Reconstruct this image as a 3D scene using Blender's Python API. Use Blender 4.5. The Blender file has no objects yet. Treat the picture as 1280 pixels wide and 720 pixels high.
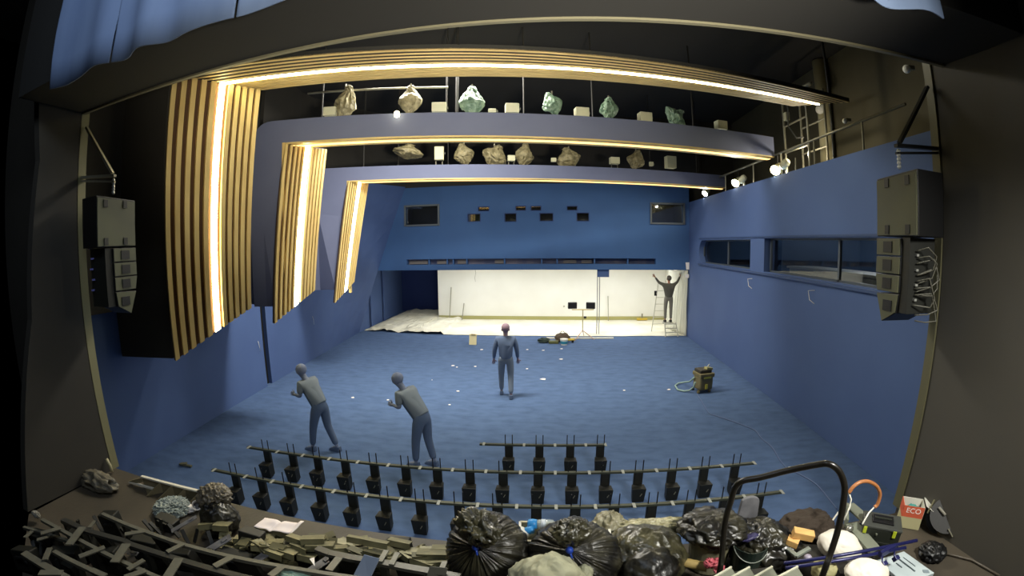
import bpy, bmesh, math, random
from mathutils import Vector, Matrix, noise, Euler
R = random.Random(7)
sc = bpy.context.scene
COL = sc.collection

# ------------------------------------------------------------------ camera model (wide fisheye lens)
YAW, PIT, ROL, F, K = -.10023, .09873, .00871, 549.74, -.06278
H = 3.6
def rot_cam(v):
    c, s = math.cos(ROL), math.sin(ROL); v = (c*v[0]+s*v[2], v[1], -s*v[0]+c*v[2])
    c, s = math.cos(PIT), math.sin(PIT); v = (v[0], c*v[1]+s*v[2], -s*v[1]+c*v[2])
    c, s = math.cos(YAW), math.sin(YAW); v = (c*v[0]+s*v[1], -s*v[0]+c*v[1], v[2])
    return Vector(v)
def ray(px, py):
    x, y = px-640, 360-py
    r = math.hypot(x, y)+1e-9; th = r/F*(1+K*(r/640)**2)
    return rot_cam((math.sin(th)*x/r, math.cos(th), math.sin(th)*y/r))
def onz(px, py, z=0.0):
    v = ray(px, py); t = (z-H)/v.z; return Vector((v.x*t, v.y*t, z))
def ony(px, py, Y):
    v = ray(px, py); t = Y/v.y; return Vector((v.x*t, Y, H+v.z*t))
def onx(px, py, X):
    v = ray(px, py); t = X/v.x; return Vector((X, v.y*t, H+v.z*t))
def onp(px, py, a, b):
    v = ray(px, py); nx, ny = -(b[1]-a[1]), b[0]-a[0]
    t = (nx*a[0]+ny*a[1])/(nx*v.x+ny*v.y); return Vector((v.x*t, v.y*t, H+v.z*t))

cam = bpy.data.cameras.new('camera'); co = bpy.data.objects.new('camera', cam); COL.objects.link(co)
sc.camera = co
rx, rf, ru = rot_cam((1, 0, 0)), rot_cam((0, 1, 0)), rot_cam((0, 0, 1))
M = Matrix((( rx.x, ru.x, -rf.x, 0), (rx.y, ru.y, -rf.y, 0), (rx.z, ru.z, -rf.z, H), (0, 0, 0, 1)))
co.matrix_world = M
cam.type = 'PANO'; cam.sensor_fit = 'HORIZONTAL'; cam.sensor_width = 36.0; cam.sensor_height = 20.25
cam.clip_start = .02; cam.clip_end = 200
cc = cam
cc.panorama_type = 'FISHEYE_LENS_POLYNOMIAL'
mm = 36.0/1280
cc.fisheye_fov = math.pi*1.2
cc.fisheye_polynomial_k0 = 0.0
cc.fisheye_polynomial_k1 = -1/(F*mm)
cc.fisheye_polynomial_k2 = 0.0
cc.fisheye_polynomial_k3 = -K/(F*640*640)/mm**3
cc.fisheye_polynomial_k4 = 0.0

# ------------------------------------------------------------------ materials
def lin(h):
    h = h.lstrip('#'); o = []
    for i in (0, 2, 4):
        c = int(h[i:i+2], 16)/255
        o.append(c/12.92 if c <= .04045 else ((c+.055)/1.055)**2.4)
    return o
MATS = {}
def mat(name, hexc, rough=.6, metal=0, hex2=None, nscale=4, bump=0, bscale=30, emit=0, coat=0, alpha=1, stretch=None, contrast=(.35, .65), spec=.5, sheen=0):
    if name in MATS: return MATS[name]
    m = bpy.data.materials.new(name); m.use_nodes = True; nt = m.node_tree; b = nt.nodes['Principled BSDF']
    c = lin(hexc)+[1]
    b.inputs['Base Color'].default_value = c; b.inputs['Roughness'].default_value = rough; b.inputs['Metallic'].default_value = metal
    b.inputs['Specular IOR Level'].default_value = spec
    b.inputs['Coat Weight'].default_value = coat; b.inputs['Alpha'].default_value = alpha
    tc = nt.nodes.new('ShaderNodeTexCoord'); mp = nt.nodes.new('ShaderNodeMapping'); nt.links.new(tc.outputs['Object'], mp.inputs['Vector'])
    if stretch: mp.inputs['Scale'].default_value = stretch
    if hex2:
        n = nt.nodes.new('ShaderNodeTexNoise'); n.inputs['Scale'].default_value = nscale; n.inputs['Detail'].default_value = 5
        r = nt.nodes.new('ShaderNodeValToRGB'); r.color_ramp.elements[0].color = c; r.color_ramp.elements[1].color = lin(hex2)+[1]
        r.color_ramp.elements[0].position, r.color_ramp.elements[1].position = contrast
        nt.links.new(mp.outputs['Vector'], n.inputs['Vector']); nt.links.new(n.outputs['Fac'], r.inputs['Fac']); nt.links.new(r.outputs['Color'], b.inputs['Base Color'])
    if bump:
        n2 = nt.nodes.new('ShaderNodeTexNoise'); n2.inputs['Scale'].default_value = bscale; n2.inputs['Detail'].default_value = 4
        bp = nt.nodes.new('ShaderNodeBump'); bp.inputs['Strength'].default_value = bump; bp.inputs['Distance'].default_value = .02
        nt.links.new(mp.outputs['Vector'], n2.inputs['Vector']); nt.links.new(n2.outputs['Fac'], bp.inputs['Height']); nt.links.new(bp.outputs['Normal'], b.inputs['Normal'])
    if emit:
        b.inputs['Emission Color'].default_value = c; b.inputs['Emission Strength'].default_value = emit
    MATS[name] = m
    return m
def glassmat():
    m = bpy.data.materials.new('window_glass'); m.use_nodes = True; nt = m.node_tree; nt.nodes.clear()
    o = nt.nodes.new('ShaderNodeOutputMaterial'); mx = nt.nodes.new('ShaderNodeMixShader'); t = nt.nodes.new('ShaderNodeBsdfTransparent'); g = nt.nodes.new('ShaderNodeBsdfGlossy')
    t.inputs['Color'].default_value = (.72, .74, .75, 1); g.inputs['Roughness'].default_value = .03; mx.inputs['Fac'].default_value = .12
    nt.links.new(t.outputs[0], mx.inputs[1]); nt.links.new(g.outputs[0], mx.inputs[2]); nt.links.new(mx.outputs[0], o.inputs['Surface']); return m
GLASS = glassmat()
def filmmat(name, hexc, fac, rough=.25):
    m = bpy.data.materials.new(name); m.use_nodes = True; nt = m.node_tree; nt.nodes.clear()
    o = nt.nodes.new('ShaderNodeOutputMaterial'); mx = nt.nodes.new('ShaderNodeMixShader'); t = nt.nodes.new('ShaderNodeBsdfTransparent'); g = nt.nodes.new('ShaderNodeBsdfPrincipled')
    g.inputs['Base Color'].default_value = lin(hexc)+[1]; g.inputs['Roughness'].default_value = rough; mx.inputs['Fac'].default_value = fac
    nt.links.new(t.outputs[0], mx.inputs[1]); nt.links.new(g.outputs[0], mx.inputs[2]); nt.links.new(mx.outputs[0], o.inputs['Surface']); return m
FILM = filmmat('clear_plastic_film', '#dcdccb', .6)
BOTTLE = filmmat('clear_bottle', '#b9c4c4', .45, .1)

BLUE = mat('blue_wall_paint', '#445a88', .75, hex2='#485f8d', nscale=.7)
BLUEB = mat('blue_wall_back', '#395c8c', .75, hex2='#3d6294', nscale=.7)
LAV = mat('grey_blue_fascia_paint', '#5f657f', .8, hex2='#646a84', nscale=.9)
CARPET = mat('blue_carpet', '#485c7d', .95, hex2='#556b90', nscale=2.3, bump=.4, bscale=120, stretch=(1.3, 2.6, 1), contrast=(.22, .62), spec=.15)
WOOD = mat('pale_pine_slat', '#c2a768', .55, hex2='#d6bd7c', nscale=3, stretch=(1, 1, .3))
WOODX = mat('pale_pine_soffit_slat', '#b8a066', .55, hex2='#cab276', nscale=3, stretch=(.3, 1, 1))
DARKB = mat('dark_brown_backing', '#5a3f26', .8)
BLACKW = mat('black_wall_paint', '#302d27', .85, hex2='#35322b', nscale=1.2)
BLACKC = mat('black_ceiling_paint', '#26241f', .9)
STAGE = mat('dark_stage_floor', '#38332b', .6, hex2='#484136', nscale=1.3, bump=.15, bscale=25)
BLACK = mat('black_powder_coat', '#0b0b0c', .45)
BLACKM = mat('matt_black_plastic', '#14150f', .6)
OLIVE = mat('olive_grey_cabinet', '#4e4f3c', .6, hex2='#56573f', nscale=2)
TRIM = mat('pale_metal_edge', '#6b6753', .5, .3)
LED = mat('warm_light_strip', '#fff0b4', .5, emit=15)
WHITEW = mat('cream_plaster', '#eeede4', .8, hex2='#e6e4da', nscale=.6)
CREAMF = mat('cream_drop_cloth', '#cfcbb6', .8, hex2='#e6e3d2', nscale=.8, bump=.4, bscale=4)
PALE = mat('pale_painted_steel', '#5c5b52', .5, .2, hex2='#6a695d', nscale=8)
KHAKI = mat('khaki_steel', '#5f5c44', .45, .3, hex2='#7f7b5c', nscale=5)
KHAKID = mat('dark_khaki_steel', '#45432f', .45, .3, hex2='#57553c', nscale=6)
DARKG = mat('dark_grey_steel', '#2a2a28', .5, .3, hex2='#35342f', nscale=6)
BAG = mat('black_bin_bag', '#11100d', .36, hex2='#3d3a2a', nscale=5, contrast=(.45, .75), bump=.5, bscale=14, spec=.6)
BAGT = mat('thin_black_bag_film', '#4d4a34', .3, hex2='#262419', nscale=9, bump=.7, bscale=18, spec=.8)
WRAP = mat('beige_plastic_wrap', '#9a906c', .5, hex2='#6b6447', nscale=9, bump=.6, bscale=25)
WRAPG = mat('green_plastic_wrap', '#4c6650', .4, hex2='#7f957c', nscale=8, bump=.6, bscale=22)
WBOX = mat('off_white_box', '#c9c7a6', .6)
WHITE = mat('white_paper', '#efe9e2', .7)
WHITEM = mat('white_enamel', '#d9d7cb', .5)
METAL = mat('grey_metal', '#84816f', .45, .3)
STEEL = mat('bright_steel', '#c4c6c4', .35, .5)
LAMPG = mat('lit_lamp_glass', '#fff3c0', .3, emit=7)
DARKROOM = mat('dark_room_paint', '#3a3d2f', .8)
DARKBLUE = mat('dark_blue_room_paint', '#2b323c', .8)
CLOTH = mat('grey_blue_border_cloth', '#5f7190', .85, hex2='#526484', nscale=1.4, stretch=(2, 1, .5))
SKIN = mat('skin', '#a9765c', .6)
HAIR = mat('brown_hair', '#33271c', .8)
ORANGE = mat('orange_sleeve', '#a56a3c', .5)
YGREEN = mat('yellow_green_plastic', '#a9b52a', .5)
NAVY = mat('navy_enamel', '#1d1f4d', .35, .2)
GREYP = mat('grey_green_panel', '#6f7365', .5)
OAK = mat('light_wood', '#c4985a', .6, hex2='#d6ab6a', nscale=6, stretch=(1, 4, 1))
RED = mat('red_card', '#c65a3c', .7)
PINK = mat('pink_rubber', '#b5545f', .6)
CARD = mat('brown_card_tube', '#a08a52', .7)
BLUEP = mat('blue_plastic', '#2d86c8', .35)
BLUET = mat('blue_cable_tie', '#1e3fa0', .4)
GREY = mat('soft_grey_plastic', '#6f6f72', .5, hex2='#565659', nscale=6)
YEL = mat('yellow_plastic', '#c7a93a', .5)

# ------------------------------------------------------------------ mesh collector
class MB:
    def __init__(s): s.v = []; s.f = []; s.smooth = False
    def add(s, vs, fs):
        n = len(s.v); s.v += [tuple(v) for v in vs]; s.f += [tuple(i+n for i in f) for f in fs]; return s
    def hexa(s, p):   # 8 points: bottom 4 ccw, top 4
        return s.add(p, [(3, 2, 1, 0), (4, 5, 6, 7), (0, 1, 5, 4), (1, 2, 6, 5), (2, 3, 7, 6), (3, 0, 4, 7)])
    def box(s, c, d, rot=None):
        c = Vector(c); hx, hy, hz = d[0]/2, d[1]/2, d[2]/2
        p = [Vector(q) for q in ((-hx, -hy, -hz), (hx, -hy, -hz), (hx, hy, -hz), (-hx, hy, -hz), (-hx, -hy, hz), (hx, -hy, hz), (hx, hy, hz), (-hx, hy, hz))]
        if rot is not None:
            E = Euler(rot).to_matrix() if not isinstance(rot, Matrix) else rot
            p = [E @ q for q in p]
        return s.hexa([q+c for q in p])
    def beam(s, a, b, w, h, up=(0, 0, 1)):
        a, b = Vector(a), Vector(b); d = (b-a).normalized(); u = Vector(up)
        if abs(d.dot(u)) > .98: u = Vector((0, 1, 0))
        r = d.cross(u).normalized(); u = r.cross(d)
        q = []
        for e in (a, b): q += [e-r*w/2-u*h/2, e+r*w/2-u*h/2, e+r*w/2+u*h/2, e-r*w/2+u*h/2]
        return s.hexa(q)
    def tube(s, pts, r, n=8, cap=True):
        pts = [Vector(p) for p in pts]; rings = []; prev = None
        for i, p in enumerate(pts):
            d = (pts[min(i+1, len(pts)-1)]-pts[max(i-1, 0)]).normalized()
            if prev is None: u = Vector((0, 0, 1)) if abs(d.z) < .9 else Vector((1, 0, 0))
            else: u = prev
            x = d.cross(u).normalized(); u = x.cross(d).normalized(); prev = u
            rr = r[i] if isinstance(r, (list, tuple)) else r
            rings.append([p+(x*math.cos(t)+u*math.sin(t))*rr for t in (2*math.pi*k/n for k in range(n))])
        vs = [v for g in rings for v in g]; fs = []
        for i in range(len(rings)-1):
            for k in range(n):
                fs.append((i*n+k, i*n+(k+1) % n, (i+1)*n+(k+1) % n, (i+1)*n+k))
        if cap: fs += [tuple(reversed(range(n))), tuple((len(rings)-1)*n+k for k in range(n))]
        return s.add(vs, fs)
    def prism(s, poly, thick):    # poly: planar list of Vectors, thick: vector
        n = len(poly); t = Vector(thick); p = [Vector(q) for q in poly]
        return s.add(p+[q+t for q in p], [tuple(reversed(range(n))), tuple(range(n, 2*n))]+[(i, (i+1) % n, n+(i+1) % n, n+i) for i in range(n)])
    def lathe(s, prof, c=(0, 0, 0), n=24, axis=None):
        c = Vector(c); A = axis or Matrix.Identity(3); vs = []; fs = []
        for r, z in prof:
            for k in range(n):
                t = 2*math.pi*k/n; vs.append(c+A @ Vector((r*math.cos(t), r*math.sin(t), z)))
        for i in range(len(prof)-1):
            for k in range(n): fs.append((i*n+k, i*n+(k+1) % n, (i+1)*n+(k+1) % n, (i+1)*n+k))
        fs += [tuple(reversed(range(n))), tuple((len(prof)-1)*n+k for k in range(n))]
        return s.add(vs, fs)
    def build(s, name, m, parent=None, origin=None, smooth=None, bevel=0, cat=None, label=None, group=None, kind=None):
        me = bpy.data.meshes.new(name)
        if parent is not None and origin is None: origin = parent.get('_o', None)
        o0 = Vector(origin) if origin is not None else Vector((0, 0, 0))
        me.from_pydata([Vector(v)-o0 for v in s.v], [], s.f); me.update()
        bm = bmesh.new(); bm.from_mesh(me); bmesh.ops.recalc_face_normals(bm, faces=bm.faces); bm.to_mesh(me); bm.free()
        if smooth if smooth is not None else s.smooth:
            me.shade_smooth()
        me.materials.append(m)
        o = bpy.data.objects.new(name, me); COL.objects.link(o)
        if parent is not None: o.parent = parent
        else: o.location = o0
        if bevel:
            b = o.modifiers.new('bevel', 'BEVEL'); b.width = bevel; b.segments = 2; b.limit_method = 'ANGLE'
        tag(o, label, cat, group, kind)
        return o
def tag(o, label=None, cat=None, group=None, kind=None):
    if label: o['label'] = label
    if cat: o['category'] = cat
    if group: o['group'] = group
    if kind: o['kind'] = kind
def thing(name, label, cat, loc, rot=0, group=None, world=True):
    """Empty at the thing's base. world=True: parts are given in world coordinates and shifted."""
    o = bpy.data.objects.new(name, None); COL.objects.link(o); o.location = loc; o.rotation_euler = (0, 0, rot) if not isinstance(rot, (tuple, list)) else rot
    o.empty_display_size = .1
    tag(o, label, cat, group)
    if world: o['_o'] = list(Vector(loc))
    else: o['_o'] = [0, 0, 0]
    return o
def struct(name, mb, m, **k):
    return mb.build(name, m, kind='structure', **k)
def copy_tree(o, parent=None, loc=None, rot=None):
    c = o.copy(); COL.objects.link(c)
    if parent is not None: c.parent = parent
    if loc is not None: c.location = loc
    if rot is not None: c.rotation_euler = rot
    for ch in list(o.children): copy_tree(ch, c)
    return c
ORD = ['', 'first', 'second', 'third', 'fourth', 'fifth', 'sixth', 'seventh', 'eighth', 'ninth', 'tenth', 'eleventh', 'twelfth', 'thirteenth', 'fourteenth', 'fifteenth', 'sixteenth']

# ------------------------------------------------------------------ the room
XR = 5.25
def xl(y): return -6.67-.093*y
TOP = 8.6
# hall carpet
struct('floor', MB().prism([Vector(p) for p in ((-6.4, 3.2, -.1), (XR+.3, 3.2, -.1), (XR+.3, 17.0, -.1), (XR+.3, 23.6, -.1), (-9.2, 23.6, -.1), (-8.35, 17, -.1), (-7.1, 3.2, -.1))], (0, 0, .1)), CARPET)
# ceiling
struct('ceiling', MB().box((-.5, 12, TOP+.1), (22, 26, .2)), BLACKC)
# left wall : front section, slot, back section that leans to the corner
w = MB()
def vwall(w, a, b, z0, z1, t):   # wall from a to b, thickness t to the outside (left)
    a, b = Vector((a[0], a[1], 0)), Vector((b[0], b[1], 0)); d = (b-a).normalized(); n = Vector((-d.y, d.x, 0))*t
    w.hexa([Vector((p.x, p.y, z0)) for p in (a, b, b+n, a+n)]+[Vector((p.x, p.y, z1)) for p in (a, b, b+n, a+n)])
S0, S1 = 9.55, 9.8
vwall(w, (xl(3.2), 3.2), (xl(S0), S0), 0, 6.0, .25); struct('wall_left', w, BLUE)
w = MB(); vwall(w, (xl(3.2), 3.2), (xl(S0), S0), 6.0, TOP, .25); struct('wall_left_upper', w, BLACKW)
w = MB(); vwall(w, (xl(S0)-.12, S0-.1), (xl(S1)-.12, S1+.1), 0, TOP, .2); struct('trim_1', w, BLACKM)
w = MB()
NB = 10
def lw(t, z):    # leaning last section: foot follows the wall, head comes inward at the far end
    y = S1+(17.0-S1)*t; lean = (z/8.0)*3.0*max(0, (t-.35)/.65)**1.3
    return Vector((xl(y)+lean, y, z))
for nm_, za, zb_, m_ in (('wall_left_rear', 0, 6.0, BLUE), ('wall_left_rear_upper', 6.0, TOP, BLACKW)):
    w = MB(); vs = []; fs = []
    for i in range(NB+1):
        for j in range(9): vs.append(lw(i/NB, za+j*(zb_-za)/8))
    n0 = len(vs); vs += [v+Vector((-.25, 0, 0)) for v in vs]
    for i in range(NB):
        for j in range(8):
            q = (i*9+j, (i+1)*9+j, (i+1)*9+j+1, i*9+j+1); fs.append(q); fs.append(tuple(n0+k for k in reversed(q)))
        fs.append((i*9, n0+i*9, n0+(i+1)*9, (i+1)*9)); fs.append((i*9+8, (i+1)*9+8, n0+(i+1)*9+8, n0+i*9+8))
    for j in range(8):
        fs.append((j, j+1, n0+j+1, n0+j)); a = NB*9+j; fs.append((a, n0+a, n0+a+1, a+1))
    w.add(vs, fs); struct(nm_, w, m_)

def holed_wall(mb, P, u0, u1, v0, v1, holes, nrm):
    """P(u,v)->point; solid cells between holes; nrm = thickness vector"""
    us = sorted({u0, u1, *[h[0] for h in holes], *[h[1] for h in holes]}); vs_ = sorted({v0, v1, *[h[2] for h in holes], *[h[3] for h in holes]})
    n = Vector(nrm)
    for a, b in zip(us, us[1:]):
        run = None
        for c, d in zip(vs_, vs_[1:]):
            m_ = ((a+b)/2, (c+d)/2)
            if any(h[0] < m_[0] < h[1] and h[2] < m_[1] < h[3] for h in holes): continue
            p = [P(a, c), P(b, c), P(b, d), P(a, d)]
            mb.prism(p, n)
# back wall, upper part over the recess
YB = 17.0
win_big = [(-6.0, -4.62, 4.44, 5.2), (3.72, 5.02, 4.44, 5.18)]
win_small = [(-3.0, -2.59, 4.93, 5.08), (-1.53, -1.16, 4.93, 5.08), (-.94, -.57, 4.92, 5.07), (.45, .82, 4.92, 5.06),
             (-3.42, -2.94, 4.53, 4.81), (-1.96, -1.53, 4.5, 4.80), (-.6, -.11, 4.51, 4.79), (.82, 1.27, 4.5, 4.8)]
slot = (-5.98, 3.9, 2.84, 3.06)
w = MB(); holed_wall(w, lambda u, v: Vector((u, YB, v)), -8.7, XR, 2.62, 5.95, win_big+win_small+[slot], (0, .28, 0)); struct('wall_back', w, BLUEB)
struct('wall_back_upper', MB().box((-1.5, YB+.14, (5.95+TOP)/2), (14.5, .28, TOP-5.95)), BLACKW)
# windows in the back wall
for i, (a, b, c, d) in enumerate(win_big):
    f = MB()
    for (p, q, r_, s_) in ((a-.05, a+.02, c-.05, d+.05), (b-.02, b+.05, c-.05, d+.05), (a, b, c-.05, c+.02), (a, b, d-.02, d+.05)):
        f.box(((p+q)/2, YB-.01, (r_+s_)/2), (q-p, .08, s_-r_))
    fo = struct('window_%d' % (i+1), f, mat('grey_window_frame', '#5d6468', .5))
    MB().box(((a+b)/2, YB+.1, (c+d)/2), (b-a, .01, d-c)).build('window_glass', GLASS, fo)
    rm = MB()    # booth behind the glass
    x0, x1, y0, y1, z0, z1 = a-.4, b+.15 if i else b+.4, YB+.28, YB+2.0, c-.6, d+.4
    rm.box(((x0+x1)/2, y1, (z0+z1)/2), (x1-x0, .05, z1-z0)); rm.box((x0, (y0+y1)/2, (z0+z1)/2), (.05, y1-y0, z1-z0)); rm.box((x1, (y0+y1)/2, (z0+z1)/2), (.05, y1-y0, z1-z0))
    rm.box(((x0+x1)/2, (y0+y1)/2, z0), (x1-x0, y1-y0, .05)); rm.box(((x0+x1)/2, (y0+y1)/2, z1), (x1-x0, y1-y0, .05))
    struct('wall_booth_%d' % (i+1), rm, DARKROOM)
    lt = bpy.data.lights.new('booth_light', 'POINT'); lt.energy = (5, 9)[i]; lt.color = (1, .9, .7); lt.shadow_soft_size = .1
    lo = bpy.data.objects.new('booth_light', lt); COL.objects.link(lo); lo.location = ((a+b)/2, YB+.6, d+.3)
for i, (a, b, c, d) in enumerate(win_small):
    f = MB(); t = .025
    for (p, q, r_, s_) in ((a-t, a, c-t, d+t), (b, b+t, c-t, d+t), (a, b, c-t, c), (a, b, d, d+t)):
        f.box(((p+q)/2, YB+.02, (r_+s_)/2), (q-p, .08, s_-r_))
    fo = struct('window_%d' % (i+3), f, mat('dark_port_frame', '#1d3a72', .6))
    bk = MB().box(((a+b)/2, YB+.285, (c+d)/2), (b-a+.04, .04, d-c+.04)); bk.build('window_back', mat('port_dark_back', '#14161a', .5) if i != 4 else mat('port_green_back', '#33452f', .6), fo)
    MB().box(((a+b)/2, YB+.1, (c+d)/2), (b-a, .01, d-c)).build('window_glass', GLASS, fo)
    if i == 5:
        MB().box((a+.3, YB+.24, c+.06), (.26, .08, .1), (0, .3, 0)).build('window_shelf', PALE, fo)
# long vent slot
a, b, c, d = slot
sl = MB().box(((a+b)/2, YB+.27, (c+d)/2), (b-a, .03, d-c+.05)); so = struct('trim_2', sl, mat('slot_back', '#39466c', .6, hex2='#6c6a7c', nscale=1.4, stretch=(1, 1, .01)))
for xx in (-5.05, -4.3, -4.05, -3.5, -2.0, -.55, .05, 1.5, 2.8):
    MB().box((xx, YB+.14, (c+d)/2), (.05, .2, d-c)).build('slot_divider', BLUEB, so)
for (p, q) in ((-5.9, -5.15), (-4.75, -4.35), (-3.9, -3.55), (-2.4, -2.05), (.3, .8), (1.0, 1.4)):
    MB().box(((p+q)/2, YB+.2, (c+d)/2-.02), (q-p, .04, d-c-.09)).build('slot_panel', mat('slot_grey_panel', '#76716f', .6), so)
# recess under the back wall
YW, YD = 20.75, 23.2
def mirror_x(y): return -8.25-(y-17)*.05
w = MB(); vwall(w, (-8.25, 17.0), (-8.5, YD), 0, 2.62, .2)
w.box((-8.22, 18.3, 1.3), (.05, .12, 2.6)); w.box((-8.3, 20.0, 1.3), (.05, .12, 2.6))
struct('wall_recess_left', w, BLUE)
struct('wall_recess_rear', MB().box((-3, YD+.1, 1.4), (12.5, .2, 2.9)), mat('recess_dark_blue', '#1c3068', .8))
struct('wall_recess_right', MB().box((XR+.13, (17+YD)/2, 1.4), (.25, YD-17, 2.9)), WHITEW)
struct('ceiling_recess', MB().box((-1.5, (17.28+YD)/2, 2.76), (14.2, YD-17.2, .14)), WHITEW)
pw = MB().box(((-5.72+XR)/2, YW+.1, 1.31), (XR+5.72, .2, 2.62)); struct('wall_partition', pw, WHITEW)
struct('baseboard_partition', MB().box(((-5.7+XR)/2, YW-.02, .09), (XR+5.7, .05, .18)), mat('olive_skirting', '#a9a468', .7))
# right wall with the long window band and a bridge behind its top
ZT = 5.27
Yf = 3.15
wA = (11.32, 15.75, 2.97, 3.78); wB = (5.2, 10.48, 2.97, 3.80)
w = MB(); holed_wall(w, lambda u, v: Vector((XR, u, v)), Yf, YB+.28, 0, ZT, [wA, wB], (.3, 0, 0))
# rounded far end of the window band: fill the corners of a semicircle
rr = (wA[3]-wA[2])/2; cz = (wA[3]+wA[2])/2; cy_ = wA[1]-rr
for sgn in (1, -1):
    poly = [Vector((XR, wA[1], cz+sgn*rr))]
    for k in range(9):
        t = k/8*math.pi/2; poly.append(Vector((XR, cy_+rr*math.cos(t), cz+sgn*rr*math.sin(t))))
    w.prism(poly, (.3, 0, 0))
struct('wall_right', w, BLUE)
w = MB()      # projecting surround lines of the band
w.box((XR-.02, (5.2+15.6)/2, wB[2]-.05), (.09, 10.6, .05)); w.box((XR-.005, (5.2+15.6)/2, wB[3]+.04), (.04, 10.6, .04))
struct('trim_3', w, mat('ledge_blue', '#31466f', .6))
for i, (a, b, c, d) in enumerate((wA, wB)):
    f = MB(); X = XR+.2
    f.box((X, (a+b)/2, c+.02), (.06, b-a, .04)); f.box((X, (a+b)/2, d-.02), (.06, b-a, .04)); f.box((X, a+.02, (c+d)/2), (.06, .04, d-c)); f.box((X, b-.02, (c+d)/2), (.06, .04, d-c))
    for m_ in ((13.35,) if i == 0 else (7.53,)): f.box((X, m_, (c+d)/2), (.06, .06, d-c))
    fo = struct('window_%d' % (11+i), f, mat('dark_grey_mullion', '#4c545c', .5))
    MB().box((X, (a+b)/2, (c+d)/2), (.01, b-a, d-c)).build('window_glass', GLASS, fo)
rm = MB()   # control room behind
x0, x1, y0, y1, z0, z1 = XR+.3, XR+3.2, 4.6, 16.6, 2.1, 4.6
rm.box((x1, (y0+y1)/2, (z0+z1)/2), (.1, y1-y0, z1-z0)); rm.box(((x0+x1)/2, (y0+y1)/2, z0), (x1-x0, y1-y0, .1)); rm.box(((x0+x1)/2, (y0+y1)/2, z1), (x1-x0, y1-y0, .1))
rm.box(((x0+x1)/2, y0, (z0+z1)/2), (x1-x0, .1, z1-z0)); rm.box(((x0+x1)/2, y1, (z0+z1)/2), (x1-x0, .1, z1-z0))
rm.box((x0+1.6, 10.7, (z0+z1)/2), (2.6, .1, z1-z0)); rm.box((x0+1.2, 6.9, (z0+z1)/2), (.25, .25, z1-z0))
struct('wall_control_room', rm, DARKBLUE)
t = thing('control_desk', 'pale grey built-in desk behind the long window in the right wall', 'desk', (XR+1.1, 8.4, 2.15))
MB().box((XR+1.1, 8.2, 2.62), (.8, 4.4, .94)).build('cabinet', mat('desk_grey', '#8a8a80', .6), t); MB().box((XR+1.1, 8.2, 3.11), (.9, 4.5, .05)).build('worktop', mat('desk_top', '#9c9a8c', .5), t)
t = thing('equipment_cabinet', 'grey equipment cabinet with a small lit lamp behind the window at the right', 'cabinet', (XR+.8, 5.62, 2.15))
MB().box((XR+.8, 5.62, 2.75), (.6, .5, 1.2)).build('body', mat('cab_grey', '#6d6c60', .6), t, bevel=.01)
MB().lathe([(.03, 0), (.03, .03)], (XR+.48, 5.62, 3.1), 10, Matrix.Rotation(-math.pi/2, 3, 'Y')).build('lamp', LAMPG, t)
# bridge behind the right wall
struct('floor_bridge', MB().box((XR+1.15, 10.2, ZT-.1), (1.9, 14.2, .12)), BLACKM)
struct('wall_bridge', MB().box((XR+2.15, 10.2, 6.9), (.2, 15, 3.6)), mat('bridge_wall_olive', '#4b4735', .85, hex2='#544f3b', nscale=.8))
struct('wall_bridge_end', MB().box((XR+1.1, 17.4, 6.9), (2.3, .2, 3.6)), BLACKW)

# ------------------------------------------------------------------ stage and proscenium (near side)
ZS = 1.0
pl = [Vector((-5.35, 3.2, ZS)), Vector((-5.35, 1.89, ZS)), onz(27, 730, ZS), Vector((-4.1, .2, ZS)), Vector((4.6, .2, ZS)), Vector((4.6, 3.0, ZS)), Vector((3.65, 3.25, ZS))]
st = MB().prism([p-Vector((0, 0, .12)) for p in pl], (0, 0, .12)); struct('floor_stage', st, STAGE)
struct('wall_stage_front', MB().box((-.9, 3.28, .45), (10.4, .06, .9)), BLACKW)
# left masking wall, its near edge cut along the slanted black frame border
e = [onx(p[0], p[1], -5.35) for p in ((57, 0), (50, 200), (40, 400), (35, 640))]
poly = [Vector((-5.35, 3.15, ZS)), Vector((-5.35, 3.15, 7.4)), Vector((-5.35, 2.3, 7.4))]+e
e.sort(key=lambda p: -p.z)
poly = [Vector((-5.35, 3.15, ZS)), Vector((-5.35, 3.15, 7.4)), Vector((-5.35, 2.3, 7.4))]+e
struct('wall_proscenium_left', MB().prism(poly, (-.12, 0, 0)), BLACKW)
struct('wall_proscenium_right', MB().prism([Vector(p) for p in ((3.65, 3.3, ZS), (3.65, 3.3, 7.4), (4.15, -.2, 7.4), (4.15, -.2, ZS))], (.15, .02, 0)), mat('black_side_wall', '#3d3b36', .8, hex2='#423f38', nscale=.9))
struct('wall_proscenium_right_edge', MB().box((3.85, 3.33, 3.9), (.4, .05, 7.4)), BLACKW)
w = MB().box((-5.4, 3.2, 4.0), (.1, .12, 6.0)); struct('trim_4', w, mat('left_edge_olive', '#7c7857', .6))
w = MB().box((3.66, 3.36, 3.9), (.06, .1, 5.8)); struct('trim_5', w, mat('right_edge_olive', '#55523a', .6))
# wall pieces that close the hall around the opening
w = MB(); w.box((-6.4, 3.1, 4.3), (1.9, .1, 8.6)); w.box((4.7, 3.1, 4), (1.5, .1, 8.8)); struct('wall_proscenium_return', w, BLACKW)
struct('wall_proscenium_header', MB().box((-.8, 2.72, 6.4), (9.08, .85, 2.12)), mat('header_black', '#11100d', .9))
w = MB().box((-.9, 3.17, 5.345), (9.2, .04, .045)); struct('trim_6', w, TRIM)
# added black panel, darkens the shaded first bay of the left hall wall
w = MB(); w.box((-6.95, 4.15, 5.2), (.12, 1.8, 4.9)); struct('wall_shade_panel_left', w, BLACKW)

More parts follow.
